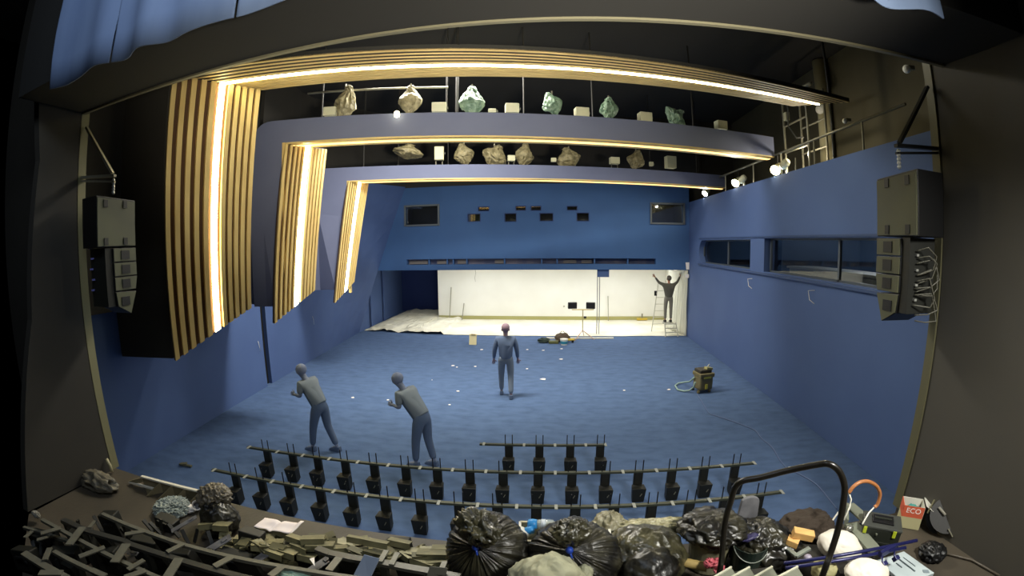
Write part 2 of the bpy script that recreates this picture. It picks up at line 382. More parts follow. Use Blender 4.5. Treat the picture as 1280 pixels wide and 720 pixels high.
# ------------------------------------------------------------------ slatted portals
PD = Vector((math.cos(.2176), math.sin(.2176), 0)); PN = Vector((-PD.y, PD.x, 0))
def lerp(a, b, t): return a+(b-a)*t
def wing_pt(c, u, v): # c = TF,TR,BF,BR
    return lerp(lerp(c[2], c[3], u), lerp(c[0], c[1], u), v)
def wing(parent, c, slats, led, t=.07):
    n = (c[1]-c[0]).cross(c[2]-c[0]); n.z = 0; n.normalize()
    if n.dot(Vector((1, -.3, 0))) < 0: n = -n
    s = MB()
    for (u0, u1) in slats:
        q = [wing_pt(c, u0, 0), wing_pt(c, u1, 0), wing_pt(c, u1, 0)+n*t, wing_pt(c, u0, 0)+n*t]
        p = [wing_pt(c, u0, 1), wing_pt(c, u1, 1), wing_pt(c, u1, 1)+n*t, wing_pt(c, u0, 1)+n*t]
        s.hexa(q+p)
    s.build('wing_slats', WOOD, parent)
    l = MB()
    q = [wing_pt(c, led[0], 0), wing_pt(c, led[1], 0)]; p = [wing_pt(c, led[0], 1), wing_pt(c, led[1], 1)]
    l.hexa([q[0], q[1], q[1]+n*.045, q[0]+n*.045, p[0], p[1], p[1]+n*.045, p[0]+n*.045]); l.build('wing_light_strip', LED, parent)
    b = MB(); q = [wing_pt(c, 0, 0), wing_pt(c, 1, 0)]; p = [wing_pt(c, 0, 1), wing_pt(c, 1, 1)]
    b.hexa([q[0]-n*.06, q[1]-n*.06, q[1], q[0], p[0]-n*.06, p[1]-n*.06, p[1], p[0]]); b.build('wing_backing', DARKB, parent)
    return n
def soffit(parent, a0, a1, b0, b1, slats, led, mat_, t=.012, dark=BLACKC):
    """a0,a1: front line left->right ends, b0,b1: rear line; underside at that z"""
    up = Vector((0, 0, t)); s = MB()
    def P(u, k): return lerp(a0, b0, u) if k == 0 else lerp(a1, b1, u)
    for u0, u1 in slats:
        up = Vector((0, 0, t if u0 > .01 else .03))
        q = [P(u0, 0), P(u0, 1), P(u1, 1), P(u1, 0)]; s.hexa(q+[x+up for x in q])
    up = Vector((0, 0, t)); s.build('soffit_slats', mat_, parent)
    if led:
        l = MB(); q = [P(led[0], 0), P(led[0], 1), P(led[1], 1), P(led[1], 0)]; l.hexa([x-Vector((0, 0, .012)) for x in q]+[x+up for x in q]); l.build('soffit_light_strip', LED, parent)
    b = MB(); q = [P(0, 0)+up, P(0, 1)+up, P(1, 1)+up, P(1, 0)+up]; b.hexa(q+[x+Vector((0, 0, .08)) for x in q]); b.build('soffit_backing', dark, parent)

# nearest portal
C1 = [Vector(p) for p in ((-5.95, 5.09, 6.5), (-5.16, 6.53, 6.5), (-5.95, 5.09, 1.92), (-5.24, 6.38, 2.63))]
p1 = thing('slatted_portal', 'nearest and largest pine-slatted portal with one bright light strip turning onto the ceiling', 'acoustic panel', (-5.6, 5.8, 1.9))
sl1 = [(0, .05), (.1, .155), (.205, .26), (.31, .365), (.415, .47)]+[(.615+.079*k, .615+.079*k+.05) for k in range(5)]
wing(p1, C1, sl1, (.515, .575))
soffit(p1, C1[0], Vector((5.91, 7.65, 6.5)), C1[1], Vector((4.93, 8.34, 6.5)), [(0, .04), (.11, .145), (.215, .25), (.32, .355), (.425, .46)]+[(.6+.08*k, .6+.08*k+.06) for k in range(5)], (.515, .56), WOODX)
b = MB()   # black box behind the wing that reaches the wall
b.hexa([Vector(p) for p in ((-5.99, 5.09, 1.95), (-7.1, 4.85, 1.95), (-7.2, 6.2, 2.5), (-5.3, 6.4, 2.6), (-5.99, 5.09, 6.6), (-7.1, 4.85, 6.6), (-7.2, 6.2, 6.6), (-5.22, 6.53, 6.6))])
b.build('side_casing', BLACKW, p1)

def fascia_portal(label, C, base, zb, zt, xoL, Lright, depth, slats, led, zlow, lower):
    t = thing('slatted_portal', label, 'acoustic panel', Vector((base[0], base[1], zlow)))
    B = Vector((base[0], base[1], 0))
    n = wing(t, C, slats, led, .06)
    # L-shaped fascia, outer corner rounded
    ow = xoL; r = .42; ri = .1
    P = lambda s, z: B+PD*s+Vector((0, 0, z))
    poly = [P(Lright, zt)]
    for k in range(9):
        a = math.pi/2+k/8*math.pi/2; poly.append(P(-ow+r+r*math.cos(a), zt-r+r*math.sin(a)))
    poly += [P(-ow, zlow), P(-.0, zlow)]
    for k in range(7):
        a = math.pi-k/6*math.pi/2; poly.append(P(ri+ri*math.cos(a), zb-ri+ri*math.sin(a)))
    poly.append(P(Lright, zb))
    # split into quads along the L to keep faces convex
    f = MB(); th = PN*.12
    n_o = 10; outer = poly[:n_o][::-1]
    out = [P(-ow, zlow)]+[poly[9-k] for k in range(9)]+[P(Lright, zt)]
    inn = [P(0, zlow)]+[poly[12+k] for k in range(7)]
    inn = [P(0, zlow)]+[P(0, zlow)*0+q for q in poly[12:19]]
    # pair them
    m_ = 9
    inn2 = [inn[0]]+[inn[1+round(k*6/8)] for k in range(9)]+[P(Lright, zb)]
    for k in range(len(out)-1):
        q = [inn2[k], out[k], out[k+1], inn2[k+1]]
        f.hexa(q+[x+th for x in q])
    f.build('fascia', LAV, t)
    # wooden underside with light behind its lip
    a0 = P(0, zb-.035); a1 = P(Lright, zb-.035)
    s = MB()
    q = [a0, a1, a1+PN*depth, a0+PN*depth]; s.hexa(q+[x+Vector((0, 0, .035)) for x in q])
    l = MB(); q2 = [a0+PN*.16-Vector((0, 0, .012)), a1+PN*.16-Vector((0, 0, .012)), a1+PN*.30-Vector((0, 0, .012)), a0+PN*.30-Vector((0, 0, .012))]; l.hexa(q2+[x+Vector((0, 0, .012)) for x in q2]); l.build('soffit_light_strip', mat('soft_light_strip', '#ffcf80', .5, emit=1.3), t)
    s.build('soffit_board', WOODX, t)
    # wooden edge around the wing opening
    s = MB(); s.hexa([P(0, zlow-.1)+PN*-.01, P(.06, zlow-.1)+PN*-.01, P(.06, zlow-.1)+PN*.15, P(0, zlow-.1)+PN*.15, P(0, zb)+PN*-.01, P(.06, zb)+PN*-.01, P(.06, zb)+PN*.15, P(0, zb)+PN*.15])
    s.build('edge_board', WOOD, t)
    # deck behind the fascia
    d = MB(); q = [P(-.2, zb+.05)+PN*.12, P(Lright, zb+.05)+PN*.12, P(Lright, zb+.05)+PN*.62, P(-.2, zb+.05)+PN*.62]; d.hexa(q+[x+Vector((0, 0, .05)) for x in q]); d.build('deck', BLACKM, t)
    # block behind the wing
    wl = xl(base[1])+.02
    b = MB(); zz = zlow+.02
    o1 = P(-ow, 0)+PN*.12
    b.hexa([Vector((C[2].x, C[2].y+.14, zz))-n*.02, Vector((o1.x, o1.y, zz)), Vector((wl-.05, C[3].y, zz)), Vector((C[3].x, C[3].y, zz+.5))-n*.06,
            Vector((C[0].x, C[0].y+.14, zb))-n*.02, Vector((o1.x, o1.y, zb)), Vector((wl-.05, C[1].y, zb)), Vector((C[1].x, C[1].y, zb))-n*.06])
    b.build('side_casing', LAV, t)
    return t
C2 = [Vector(p) for p in ((-5.41, 7.74, 5.76), (-4.91, 8.63, 5.76), (-5.56, 7.44, 2.14), (-5.08, 8.33, 2.73))]
s6 = [(0, .06), (.12, .17), (.23, .28), (.33, .38), (.42, .46)]+[(.62+.078*k, .62+.078*k+.055) for k in range(5)]
p2 = fascia_portal('middle portal with grey-blue fascia and pine slats, between the two others', C2, (-5.45, 7.72), 5.8, 6.28, .7, 11.1, .5, s6, (.49, .58), 2.45, 0)
C3 = [Vector(p) for p in ((-5.87, 11.6, 5.5), (-5.5, 12.2, 5.5), (-6.13, 11.1, 2.07), (-5.79, 11.71, 2.62))]
p3 = fascia_portal('farthest and smallest portal with low grey-blue fascia and pine slats', C3, (-5.9, 11.6), 5.53, 5.92, 1.1, 11.85, .5, s6, (.45, .62), 2.4, 0)

# ------------------------------------------------------------------ lights helper
def area(name, loc, size, energy, color, target=None, spread=None):
    l = bpy.data.lights.new(name, 'AREA'); l.shape = 'RECTANGLE'; l.size, l.size_y = size; l.energy = energy; l.color = color
    if spread: l.spread = spread
    o = bpy.data.objects.new(name, l); COL.objects.link(o); o.location = loc
    d = (Vector(target)-Vector(loc)) if target else Vector((0, 0, -1))
    o.rotation_euler = d.to_track_quat('-Z', 'Y').to_euler(); return o
def point(name, loc, energy, color, size=.05):
    l = bpy.data.lights.new(name, 'POINT'); l.energy = energy; l.color = color; l.shadow_soft_size = size
    o = bpy.data.objects.new(name, l); COL.objects.link(o); o.location = loc; return o
WARM = (1, .88, .66); NEUT = (1, .96, .86); COOL = (.72, .84, 1)
# unseen fill lights added behind the fascias to brighten floor and walls
for off, base, z, e_ in ((2.6, (-5.45, 7.72), 6.05, 95), (8.4, (-5.45, 7.72), 6.05, 60), (2.6, (-5.9, 11.6), 5.78, 40), (8.4, (-5.9, 11.6), 5.78, 50)):
    p = Vector((base[0], base[1], 0))+PD*off+PN*.95; p.z = z
    area('bridge_fill_light', p, (3.2, .25), e_, NEUT)
area('recess_light', (-2.5, 18.6, 2.67), (6.5, .5), 88, (.97, .98, 1)); area('recess_light', (2.8, 18.6, 2.67), (3.4, .5), 54, (.97, .98, 1))
area('stage_border_light', (-2.0, .3, 7.0), (3.5, .6), 55, COOL, (-3.2, 3.0, 5.4))
area('portal_fill_light', (2.2, -1.2, 2.9), (1.0, .4), 105, (1, .93, .78), (-2.4, 8.5, 7.5), math.radians(62))  # unseen, added behind the camera to brighten slat fronts and fascias
area('stage_fill_light', (3.0, .2, 5.0), (.8, .6), 60, (1, .98, .9), (1.9, 2.7, 1.2), math.radians(100))  # unseen, added at the upper right to brighten the foreground clutter
area('house_fill_light', (-2.5, 9.4, 7.9), (3.5, 1.2), 460, NEUT, (-2.4, 8.2, 0))  # unseen, added under the ceiling to brighten the carpet
point('control_room_fill', (XR+2.2, 9.0, 4.3), 45, (.9, .95, 1), .1); point('bridge_lamp_light', (XR+.5, 9.35, 5.75), 22, WARM, .05)  # unseen point light added inside the control room to brighten it
w = bpy.data.worlds.new('world'); sc.world = w; w.use_nodes = True; w.node_tree.nodes['Background'].inputs[0].default_value = (0, 0, 0, 1)

# ------------------------------------------------------------------ border cloths over the stage
def cloth_border(name, x0, x1, label, seed):
    mb = MB(); nx, nz = 90, 8; rnd = random.Random(seed); vs = []; fs = []
    for i in range(nx+1):
        u = i/nx; x = x0+(x1-x0)*u
        for j in range(nz+1):
            z = 5.17+.03*noise.noise(Vector((x*1.5, 0, seed)))+(7.35-5.2)*j/nz
            y = 2.2+.035*math.sin(x*9+noise.noise(Vector((x, 0, seed)))*4)*(1-.5*j/nz)+.04*noise.noise(Vector((x*2.2, j*.35, seed)))
            vs.append((x, y, z))
    k = nz+1
    for i in range(nx):
        for j in range(nz): fs.append((i*k+j, (i+1)*k+j, (i+1)*k+j+1, i*k+j+1))
    mb.add(vs, fs); o = mb.build(name, CLOTH, smooth=True, origin=(x0, 2.2, 7.3), label=label, cat='curtain', group='border cloths above the stage')
    s = o.modifiers.new('thick', 'SOLIDIFY'); s.thickness = .012
for i, (a, b, lb) in enumerate(((-4.37, -3.42, 'grey-blue hanging border cloth, the leftmost panel in the top left corner'), (-3.40, -2.05, 'grey-blue hanging border cloth, middle panel at the top left'),
        (-2.03, -.3, 'grey-blue hanging border cloth, rightmost panel at the top left edge of the picture'), (1.3, 2.66, 'grey-blue hanging border cloth alone in the top right corner'))):
    cloth_border('border_cloth', a, b, lb, i+3)

# ------------------------------------------------------------------ crumpled shapes
def sphere_pts(nu, nv):
    vs = [(0, 0, 1)]; fs = []
    for i in range(1, nv):
        t = math.pi*i/nv
        for k in range(nu):
            a = 2*math.pi*k/nu; vs.append((math.sin(t)*math.cos(a), math.sin(t)*math.sin(a), math.cos(t)))
    vs.append((0, 0, -1)); L = len(vs)-1
    for k in range(nu): fs.append((0, 1+k, 1+(k+1) % nu)); fs.append((L, 1+(nv-2)*nu+(k+1) % nu, 1+(nv-2)*nu+k))
    for i in range(nv-2):
        for k in range(nu):
            a = 1+i*nu+k; b = 1+i*nu+(k+1) % nu; fs.append((a, a+nu, b+nu, b))
    return vs, fs
def ridged(p, oct_=3):
    s = 0; a = 1; f = 1
    for _ in range(oct_):
        s += a*(1-2*abs(noise.noise(p*f))); a *= .5; f *= 2.1
    return s
def crumple(mb, c, d, seed, amp=.18, scale=1.6, nu=48, nv=30, floor=None, rot=None, pinch=0, knobs=2.0, taper=0):
    vs, fs = sphere_pts(nu, nv); c = Vector(c); out = []; off = Vector((seed*3.1, seed*1.7, seed*.9)); E = Euler(rot).to_matrix() if rot else None
    for v in vs:
        v = Vector(v); p = v*scale+off
        r = 1+amp*(ridged(p)-.4)+amp*.8*noise.noise(v*.9*knobs+off)
        q = Vector((v.x*d[0]*r, v.y*d[1]*r, v.z*d[2]*r))
        if pinch and v.z > 0: # gathered top
            g = 1-pinch*v.z**1.5; q.x *= g; q.y *= g; q.z *= 1+.25*v.z
        if taper and v.z < 0: g = 1-taper*abs(v.z)**1.3; q.x *= g; q.y *= g
        if E: q = E @ q
        q += c
        if floor is not None and q.z < floor: q.z = floor+.004*R.random()
        out.append(q)
    return mb.add(out, fs)
def bin_bag(name, c, r, axis, label, seed, group=None, tie=True, m=BAG, mm_=BAGT, floor=None, crown=.42, crown_up=(0, 0, 1)):
    """full bag gathered at a tied neck; axis = direction of the neck"""
    c = Vector(c); ax = Vector(axis).normalized(); Q = ax.to_track_quat('Z', 'Y').to_matrix(); r = r if isinstance(r, tuple) else (r, r, r)
    t = thing(name, label, 'bin bag', (c.x, c.y, floor if floor is not None else c.z-r[2]), 0, group)
    nu, nv = 220, 90; vs, fs = sphere_pts(nu, nv); out = []; off = Vector((seed*2.3, seed, seed*.7)); rnd = random.Random(seed)
    for v in vs:
        v = Vector(v); th = math.acos(max(-1, min(1, v.z))); ph = math.atan2(v.y, v.x)
        w_ = noise.noise(Vector((math.cos(ph)*2.2, math.sin(ph)*2.2, seed+th*.5)))*4
        fine = noise.noise(Vector((math.cos(ph)*7, math.sin(ph)*7, seed+th*.35)))
        fine2 = abs(noise.noise(Vector((math.cos(ph)*15, math.sin(ph)*15, seed+th*.6))))
        fall = math.exp(-max(0, th-.25)*.85)*min(1, th/.3)
        rr = 1+(.09*fine-.16*fine2+.015*math.sin(ph*13+w_))*fall+.08*noise.noise(v*1.3+off)+.014*ridged(v*2.2+off, 2)*min(1, th)
        if th > 1.2: rr += .018*ridged(Vector((v.x*2, v.y*2, v.z*7))+off, 2)
        rad = math.sin(th)**(.85) if th < math.pi/2 else math.sin(th)**.8
        x = rad*math.cos(ph)*rr; y = rad*math.sin(ph)*rr; z = v.z*rr*(.92 if v.z < 0 else .78)
        if th < .45: z += .10*(1-th/.45)
        q = Q @ Vector((x*r[0], y*r[1], z*r[2])); q += c
        if floor is not None and q.z < floor: q.z = floor+.003*rnd.random()
        out.append(q)
    MB().add(out, fs).build('bag_body', m, t, smooth=True)
    R_ = r[2]; nk = c+ax*R_*.84; cu = (Vector(crown_up)*.8+ax*.35).normalized(); Q2 = cu.to_track_quat('Z', 'Y').to_matrix()
    # gathered film above the tie: crumpled irregular sheets
    for kk, (sc_, dz) in enumerate(((1, .30), (.72, .45))):
        cr = MB(); vs, fs = sphere_pts(80, 40); out = []; of = Vector((seed*1.9+kk*7, kk*3, seed))
        for v in vs:
            v = Vector(v); rr = 1+.55*ridged(v*1.9+of, 4)-.15; w2 = .35+.65*max(0, min(1, (v.z+1)*.8))
            out.append(nk+Vector((.02, .06, .30))*R_+Q2 @ Vector((v.x*R_*crown*sc_*rr*w2*(1 if kk == 0 else .6), v.y*R_*crown*sc_*rr*w2*.7, R_*(crown*.75*v.z*rr*sc_+dz*crown*1.3))))
        cr.add(out, fs).build('bag_neck', mm_, t, smooth=True)
    if tie:
        tb = MB(); tb.lathe([(R_*.02, -.05), (R_*.075, -.03), (R_*.085, 0), (R_*.075, .015), (R_*.02, .03)], nk+ax*R_*.16, 16, Q); tb.beam(nk+ax*R_*.17, nk+ax*R_*.20+Vector((.02, -.03, -.05)), .014, .006); tb.build('tie', BLUET, t, smooth=True)
    return t

# ------------------------------------------------------------------ stage lamps on the portals
def onport(px, py, base, off):    # point on the vertical plane parallel to a portal, off metres behind its fascia
    a = Vector((base[0], base[1], 0))+PN*off; b = a+PD; return onp(px, py, a, b)
B2, B3 = (-5.45, 7.72), (-5.9, 11.6)
def pipe(label, base, px0, px1, py, off):
    a, b = onport(px0, py, base, off), onport(px1, py, base, off); z = (a.z+b.z)/2; a.z = b.z = z
    o = MB().tube([a, b], .025, 8).build('lighting_bar', METAL, origin=a, smooth=True, label=label, cat='pipe'); return z
def wrapped(px, py, w, h, base, off, green, label, grp, seed, tilt=0, two=False):
    c = onport(px, py, base, off); sc_ = (c-Vector((0, 0, H))).length/F*1.04; W, Hh = w*sc_/2, h*sc_/2
    t = thing('wrapped_spotlight', label, 'stage light', c+Vector((0, 0, Hh)), 0, grp)
    m = WRAPG if green else WRAP
    mb = MB(); crumple(mb, c-Vector((0, 0, Hh*.12)), (W*1.0, W*.8, Hh*.95), seed, .17, 1.7, 40, 28, rot=(0, tilt, 0), pinch=.7, knobs=1.3, taper=.55)
    mb.build('plastic_cover', m, t)
    mb = MB(); crumple(mb, c+Vector((math.sin(tilt)*Hh*.8, 0, Hh*.85)), (W*.33, W*.3, Hh*.28), seed+9, .4, 1.5, 16, 10); mb.build('gathered_top', m, t)
    MB().beam(c+Vector((0, 0, Hh*.8)), c+Vector((0, 0, Hh*1.35)), .03, .02).build('hook', METAL, t)
    return t
G1 = 'wrapped spotlights above the middle portal'; G2 = 'wrapped spotlights above the farthest portal'
up = [(431, 130, 24, 36, 0, 'beige plastic-wrapped spotlight, leftmost of the upper row'), (513, 125, 24, 30, 0, 'beige plastic-wrapped spotlight, second from left in the upper row'),
      (590, 127, 28, 32, 1, 'green plastic-wrapped spotlight, largest green one in the upper row'), (690, 130, 22, 24, 1, 'green plastic-wrapped spotlight, round one in the middle of the upper row'),
      (761, 136, 20, 24, 1, 'green plastic-wrapped spotlight, fifth from left in the upper row'), (844, 147, 28, 16, 1, 'dark green flat plastic-wrapped spotlight at the right end of the upper row')]
for i, (x, y, w_, h_, g, lb) in enumerate(up): wrapped(x, y, w_, h_, B2, .45, g, lb, G1, i+2, tilt=(.35, 0, 0, -.4, 0, .9)[i])
lo = [(510, 190, 34, 15, 'long bundle-shaped wrapped spotlight, leftmost of the lower row'), (580, 193, 22, 22, 'beige wrapped spotlight, second from left in the lower row'),
      (618, 195, 28, 22, 'broad beige wrapped spotlight, third from left in the lower row'), (655, 194, 20, 24, 'pointed beige wrapped spotlight, fourth from left in the lower row'),
      (711, 198, 26, 22, 'beige wrapped spotlight, fifth from left in the lower row'), (795, 200, 20, 20, 'dark beige wrapped spotlight, rightmost of the lower row')]
for i, (x, y, w_, h_, lb) in enumerate(lo): wrapped(x, y, w_, h_, B3, .45, 0, lb, G2, i+12, tilt=(.2, -.3, .5, .2, -.3, .3)[i])
def wbox(px, py, w, h, base, off, label, grp, m=WBOX, legs=False):
    c = onport(px, py, base, off); s = (c-Vector((0, 0, H))).length/F*1.03; W, D, Hh = w*s, w*s*.7, h*s
    t = thing('dimmer_box', label, 'box', c-Vector((0, 0, Hh/2)), 0, grp)
    E = Matrix.Rotation(.2176, 3, 'Z')
    MB().box(c, (W, D, Hh), E).build('body', m, t, bevel=.01)
    MB().box(c+E @ Vector((W*.5+.02, 0, 0)), (.04, .05, .05), E).build('socket', PALE, t)
    if legs:
        for sx in (-1, 1): MB().box(c+E @ Vector((sx*W*.35, 0, -Hh*.8)), (.02, .02, Hh*.7), E).build('leg', METAL, t)
for x, y, w_, h_, lb in ((413, 140, 15, 10, 'pale box against the leftmost upper wrapped spotlight'), (549, 135, 17, 11, 'off-white box between the second and third upper wrapped spotlights'),
        (640, 136, 16, 11, 'off-white box between the two larger green wrapped spotlights'), (727, 141, 16, 11, 'off-white box between the round green and the fifth upper wrapped spotlights'),
        (806, 147, 15, 11, 'off-white box left of the dark green flat wrapped spotlight'), (901, 157, 13, 10, 'off-white box at the far right on the middle portal'), (615, 139, 9, 5, 'small grey box beside the largest green wrapped spotlight')):
    wbox(x, y, w_, h_, B2, .4, lb, 'boxes on the middle portal')
for x, y, w_, h_, lb, lg in ((549, 192, 11, 16, 'tall pale box on legs between the first two lower wrapped spotlights', 1), (639, 198, 9, 7, 'small pale box left of the pointed wrapped spotlight', 1),
        (768, 201, 11, 8, 'pale box left of the rightmost lower wrapped spotlight', 1), (838, 203, 12, 14, 'pale box at the right end of the farthest portal', 0), (814, 205, 5, 5, 'tiny pale box right of the rightmost lower wrapped spotlight', 0), (692, 200, 6, 5, 'tiny brown-grey box left of the fifth lower wrapped spotlight', 0)):
    wbox(x, y, w_, h_, B3, .4, lb, 'boxes on the farthest portal', legs=lg)
c = onport(496, 143, B2, -.12); t = thing('clip_lamp', 'small white glowing lamp clipped to the top of the middle fascia', 'lamp', c)
MB().lathe([(.02, -.06), (.055, -.04), (.06, 0), (.05, .05), (.02, .07)], c, 14).build('bulb', LAMPG, t, smooth=True); MB().box(c+Vector((0, .08, .02)), (.03, .12, .03)).build('clip', METAL, t)
pipe('thin grey lighting bar above the upper row of wrapped spotlights', B2, 385, 560, 113, .5)
for i, x in enumerate((402, 558, 571, 655, 741, 866)):
    a = onport(x, 112, B2, .7); b = onport(x, 150, B2, .7); MB().tube([Vector((b.x, b.y, 5.9)), Vector((b.x, b.y, TOP))], .02 if i != 2 else .035, 6)  .build('hanger_rod', mat('dull_rod', '#26241f', .6), origin=Vector((b.x, b.y, 5.9)), cat='rod', label='thin grey vertical rod behind the middle fascia, %s from the left' % ORD[i+1], group='hanger rods behind the middle portal')
for i, x in enumerate((455, 560, 498, 812, 870)):
    b = onport(x, 190, B3, .7); MB().tube([Vector((b.x, b.y, 5.6)), Vector((b.x, b.y, TOP))], .018, 6)  .build('hanger_rod', mat('dull_rod', '#26241f', .6), origin=Vector((b.x, b.y, 5.6)), cat='rod', label='thin vertical rod behind the farthest fascia near %s' % ('its left end', 'the tall box on legs', 'the long wrapped bundle', 'the rightmost wrapped spotlight', 'its right end')[i], group='hanger rods behind the farthest portal')

# ladder-like truss tower at the right end of the middle portal
t = thing('truss_tower', 'open steel frame tower hanging with cables under the right end of the nearest portal', 'truss', onx(962, 230, 5.75))
X = 5.75
q0, q1 = onx(944, 150, X), onx(978, 155, X); zt, zb = 6.35, 5.35
ya, yb_ = 10.1, 9.0
for y in (ya, yb_):
    for x in (5.7, 6.2): MB().tube([(x, y, ZT), (x, y, 7.25)], .03, 8).build('upright', METAL, t)
for z in (5.9, 6.55, 7.2):
    MB().tube([(5.7, ya, z), (5.7, yb_, z)], .022, 6).build('rung', METAL, t); MB().tube([(6.2, ya, z), (6.2, yb_, z)], .022, 6).build('rung', METAL, t)
MB().tube([(5.65, ya-.25, 7.2), (5.62, ya-.4, 6.9), (5.65, ya-.3, 6.5), (5.68, ya-.6, 6.15), (5.7, ya-.9, 6.1)], .02, 6).build('cable', PALE, t, smooth=True)
MB().tube([(5.7, ya, 7.2), (5.72, 9.6, 7.28), (5.7, yb_-.3, 7.22)], .05, 6).build('cable', METAL, t, smooth=True)
MB().box((5.65, 9.85, 6.75), (.1, .14, .2)).build('junction_box', WBOX, t)
MB().tube([(XR+.45, 8.05, ZT), (XR+.45, 8.05, TOP-.1)], .03, 8).build('steel_post', BLACKM, origin=(XR+.45, 8.05, ZT), cat='post', label='thin black post standing on the bridge right of the steel frame tower')
# bridge rail
t = thing('guard_rail', 'dark tubular guard rail sloping along the top of the right wall', 'railing', (XR+.2, 8, ZT))
MB().tube([(XR+.2, 16.5, 5.85), (XR+.2, 5.6, 5.85)], .028, 8).build('hand_rail', METAL, t, smooth=True)
for y in (15.8, 13.6, 11.5, 9.9, 8.4, 6.75): MB().tube([(XR+.2, y, ZT), (XR+.2, y, 5.85)], .022, 6).build('post', METAL, t)
# round column with lamps on the bridge
t = thing('bridge_column', 'pale round column against the olive wall behind the guard rail', 'column', (7.15, 10.3, ZT))
MB().lathe([(.2, 0), (.2, TOP-ZT-.05)], (7.1, 10.3, ZT), 20).build('shaft', mat('column_olive', '#b0a884', .7), t, smooth=True)
MB().lathe([(.23, 0), (.23, .08)], (7.1, 10.3, ZT), 20).build('collar', BLACKM, t)
def disc_lamp(px, py, X, r, label, m=WHITEM, glow=False):
    c = onx(px, py, X); t = thing('round_wall_lamp', label, 'lamp', c)
    A = Matrix.Rotation(-math.pi/2, 3, 'Y') @ Matrix.Rotation(.5, 3, 'X')
    MB().lathe([(r*.5, -.05), (r, -.03), (r, 0), (r*.9, .02), (r*.3, .05)], c, 20, A).build('diffuser', m, t, smooth=False)
    MB().box(c+Vector((.08, 0, .03)), (.12, .05, .05)).build('bracket', METAL, t)
disc_lamp(1025, 136, 6.6, .13, 'round pale disc lamp at the right end of the nearest portal')
disc_lamp(1056, 151, 5.45, .05, 'small white disc fixed to the guard rail')
disc_lamp(1133, 86, 4.6, .055, 'small round pale lamp high in the black area above the right speaker')
c = onx(995, 217, XR+.1); t = thing('clip_lamp', 'small white bulb lamp on the right wall top beside the nearest floodlight', 'lamp', c)
MB().lathe([(.01, -.07), (.05, -.04), (.05, .03), (.02, .06)], c, 12).build('bulb', LAMPG, t, smooth=True); MB().tube([c+Vector((0, 0, .05)), c+Vector((0, 0, .35))], .012, 6).build('stem', METAL, t)
# bright floodlights on the right wall top
def flood(px, py, label, r, seed, aim, en):
    c = onx(px, py, XR+.05); t = thing('floodlight', label, 'stage light', c, 0, 'floodlights on the right wall')
    ax = (Vector(aim)-c).normalized(); A = ax.to_track_quat('Z', 'Y').to_matrix()
    MB().lathe([(r*.45, -r*2.2), (r*.6, -r*2.0), (r*.7, -r*.8), (r, -.02), (r, 0), (r*.95, 0), (r*.9, -.03)], c, 20, A).build('housing', mat('pale_lamp_housing', '#b9b48e', .4, .2), t, smooth=False)
    MB().lathe([(r*.02, -.012), (r*.93, -.012), (r*.93, 0), (r*.02, .012)], c, 20, A).build('lens', mat('bright_lens', '#fff6d0', .3, emit=22), t)
    MB().beam(c-ax*r*1.2, c-ax*r*1.2+Vector((.02, 0, .3)), .03, .015).build('yoke', BLACKM, t)
    if en: area('floodlight_beam', c+ax*.05, (.15, .15), en, (1, .93, .72), aim)
flood(969, 213, 'bright floodlight on the right wall top, nearest and largest of the three', .13, 1, (0, 6.0, 1.0), 26)
flood(919, 229, 'bright floodlight on the right wall top, the middle one', .13, 2, (-1, 9, .5), 26)
flood(881, 242, 'bright floodlight on the right wall top, farthest one by the farthest portal', .12, 3, (-1, 12, .5), 20)
for px, py, lb in ((981, 205, 'pale back of a small spotlight touching the nearest floodlight'), (928, 224, 'pale back of a small spotlight touching the middle floodlight')):
    c = onx(px, py, XR+.15); t = thing('spotlight', lb, 'stage light', c)
    A = Vector((.3, -.5, .4)).to_track_quat('Z', 'Y').to_matrix()
    MB().lathe([(.05, -.14), (.09, -.1), (.1, .05), (.07, .12), (.02, .14)], c, 16, A).build('housing', WBOX, t, smooth=False); MB().box(c+Vector((.05, 0, -.2)), (.04, .04, .3)).build('stem', WBOX, t)

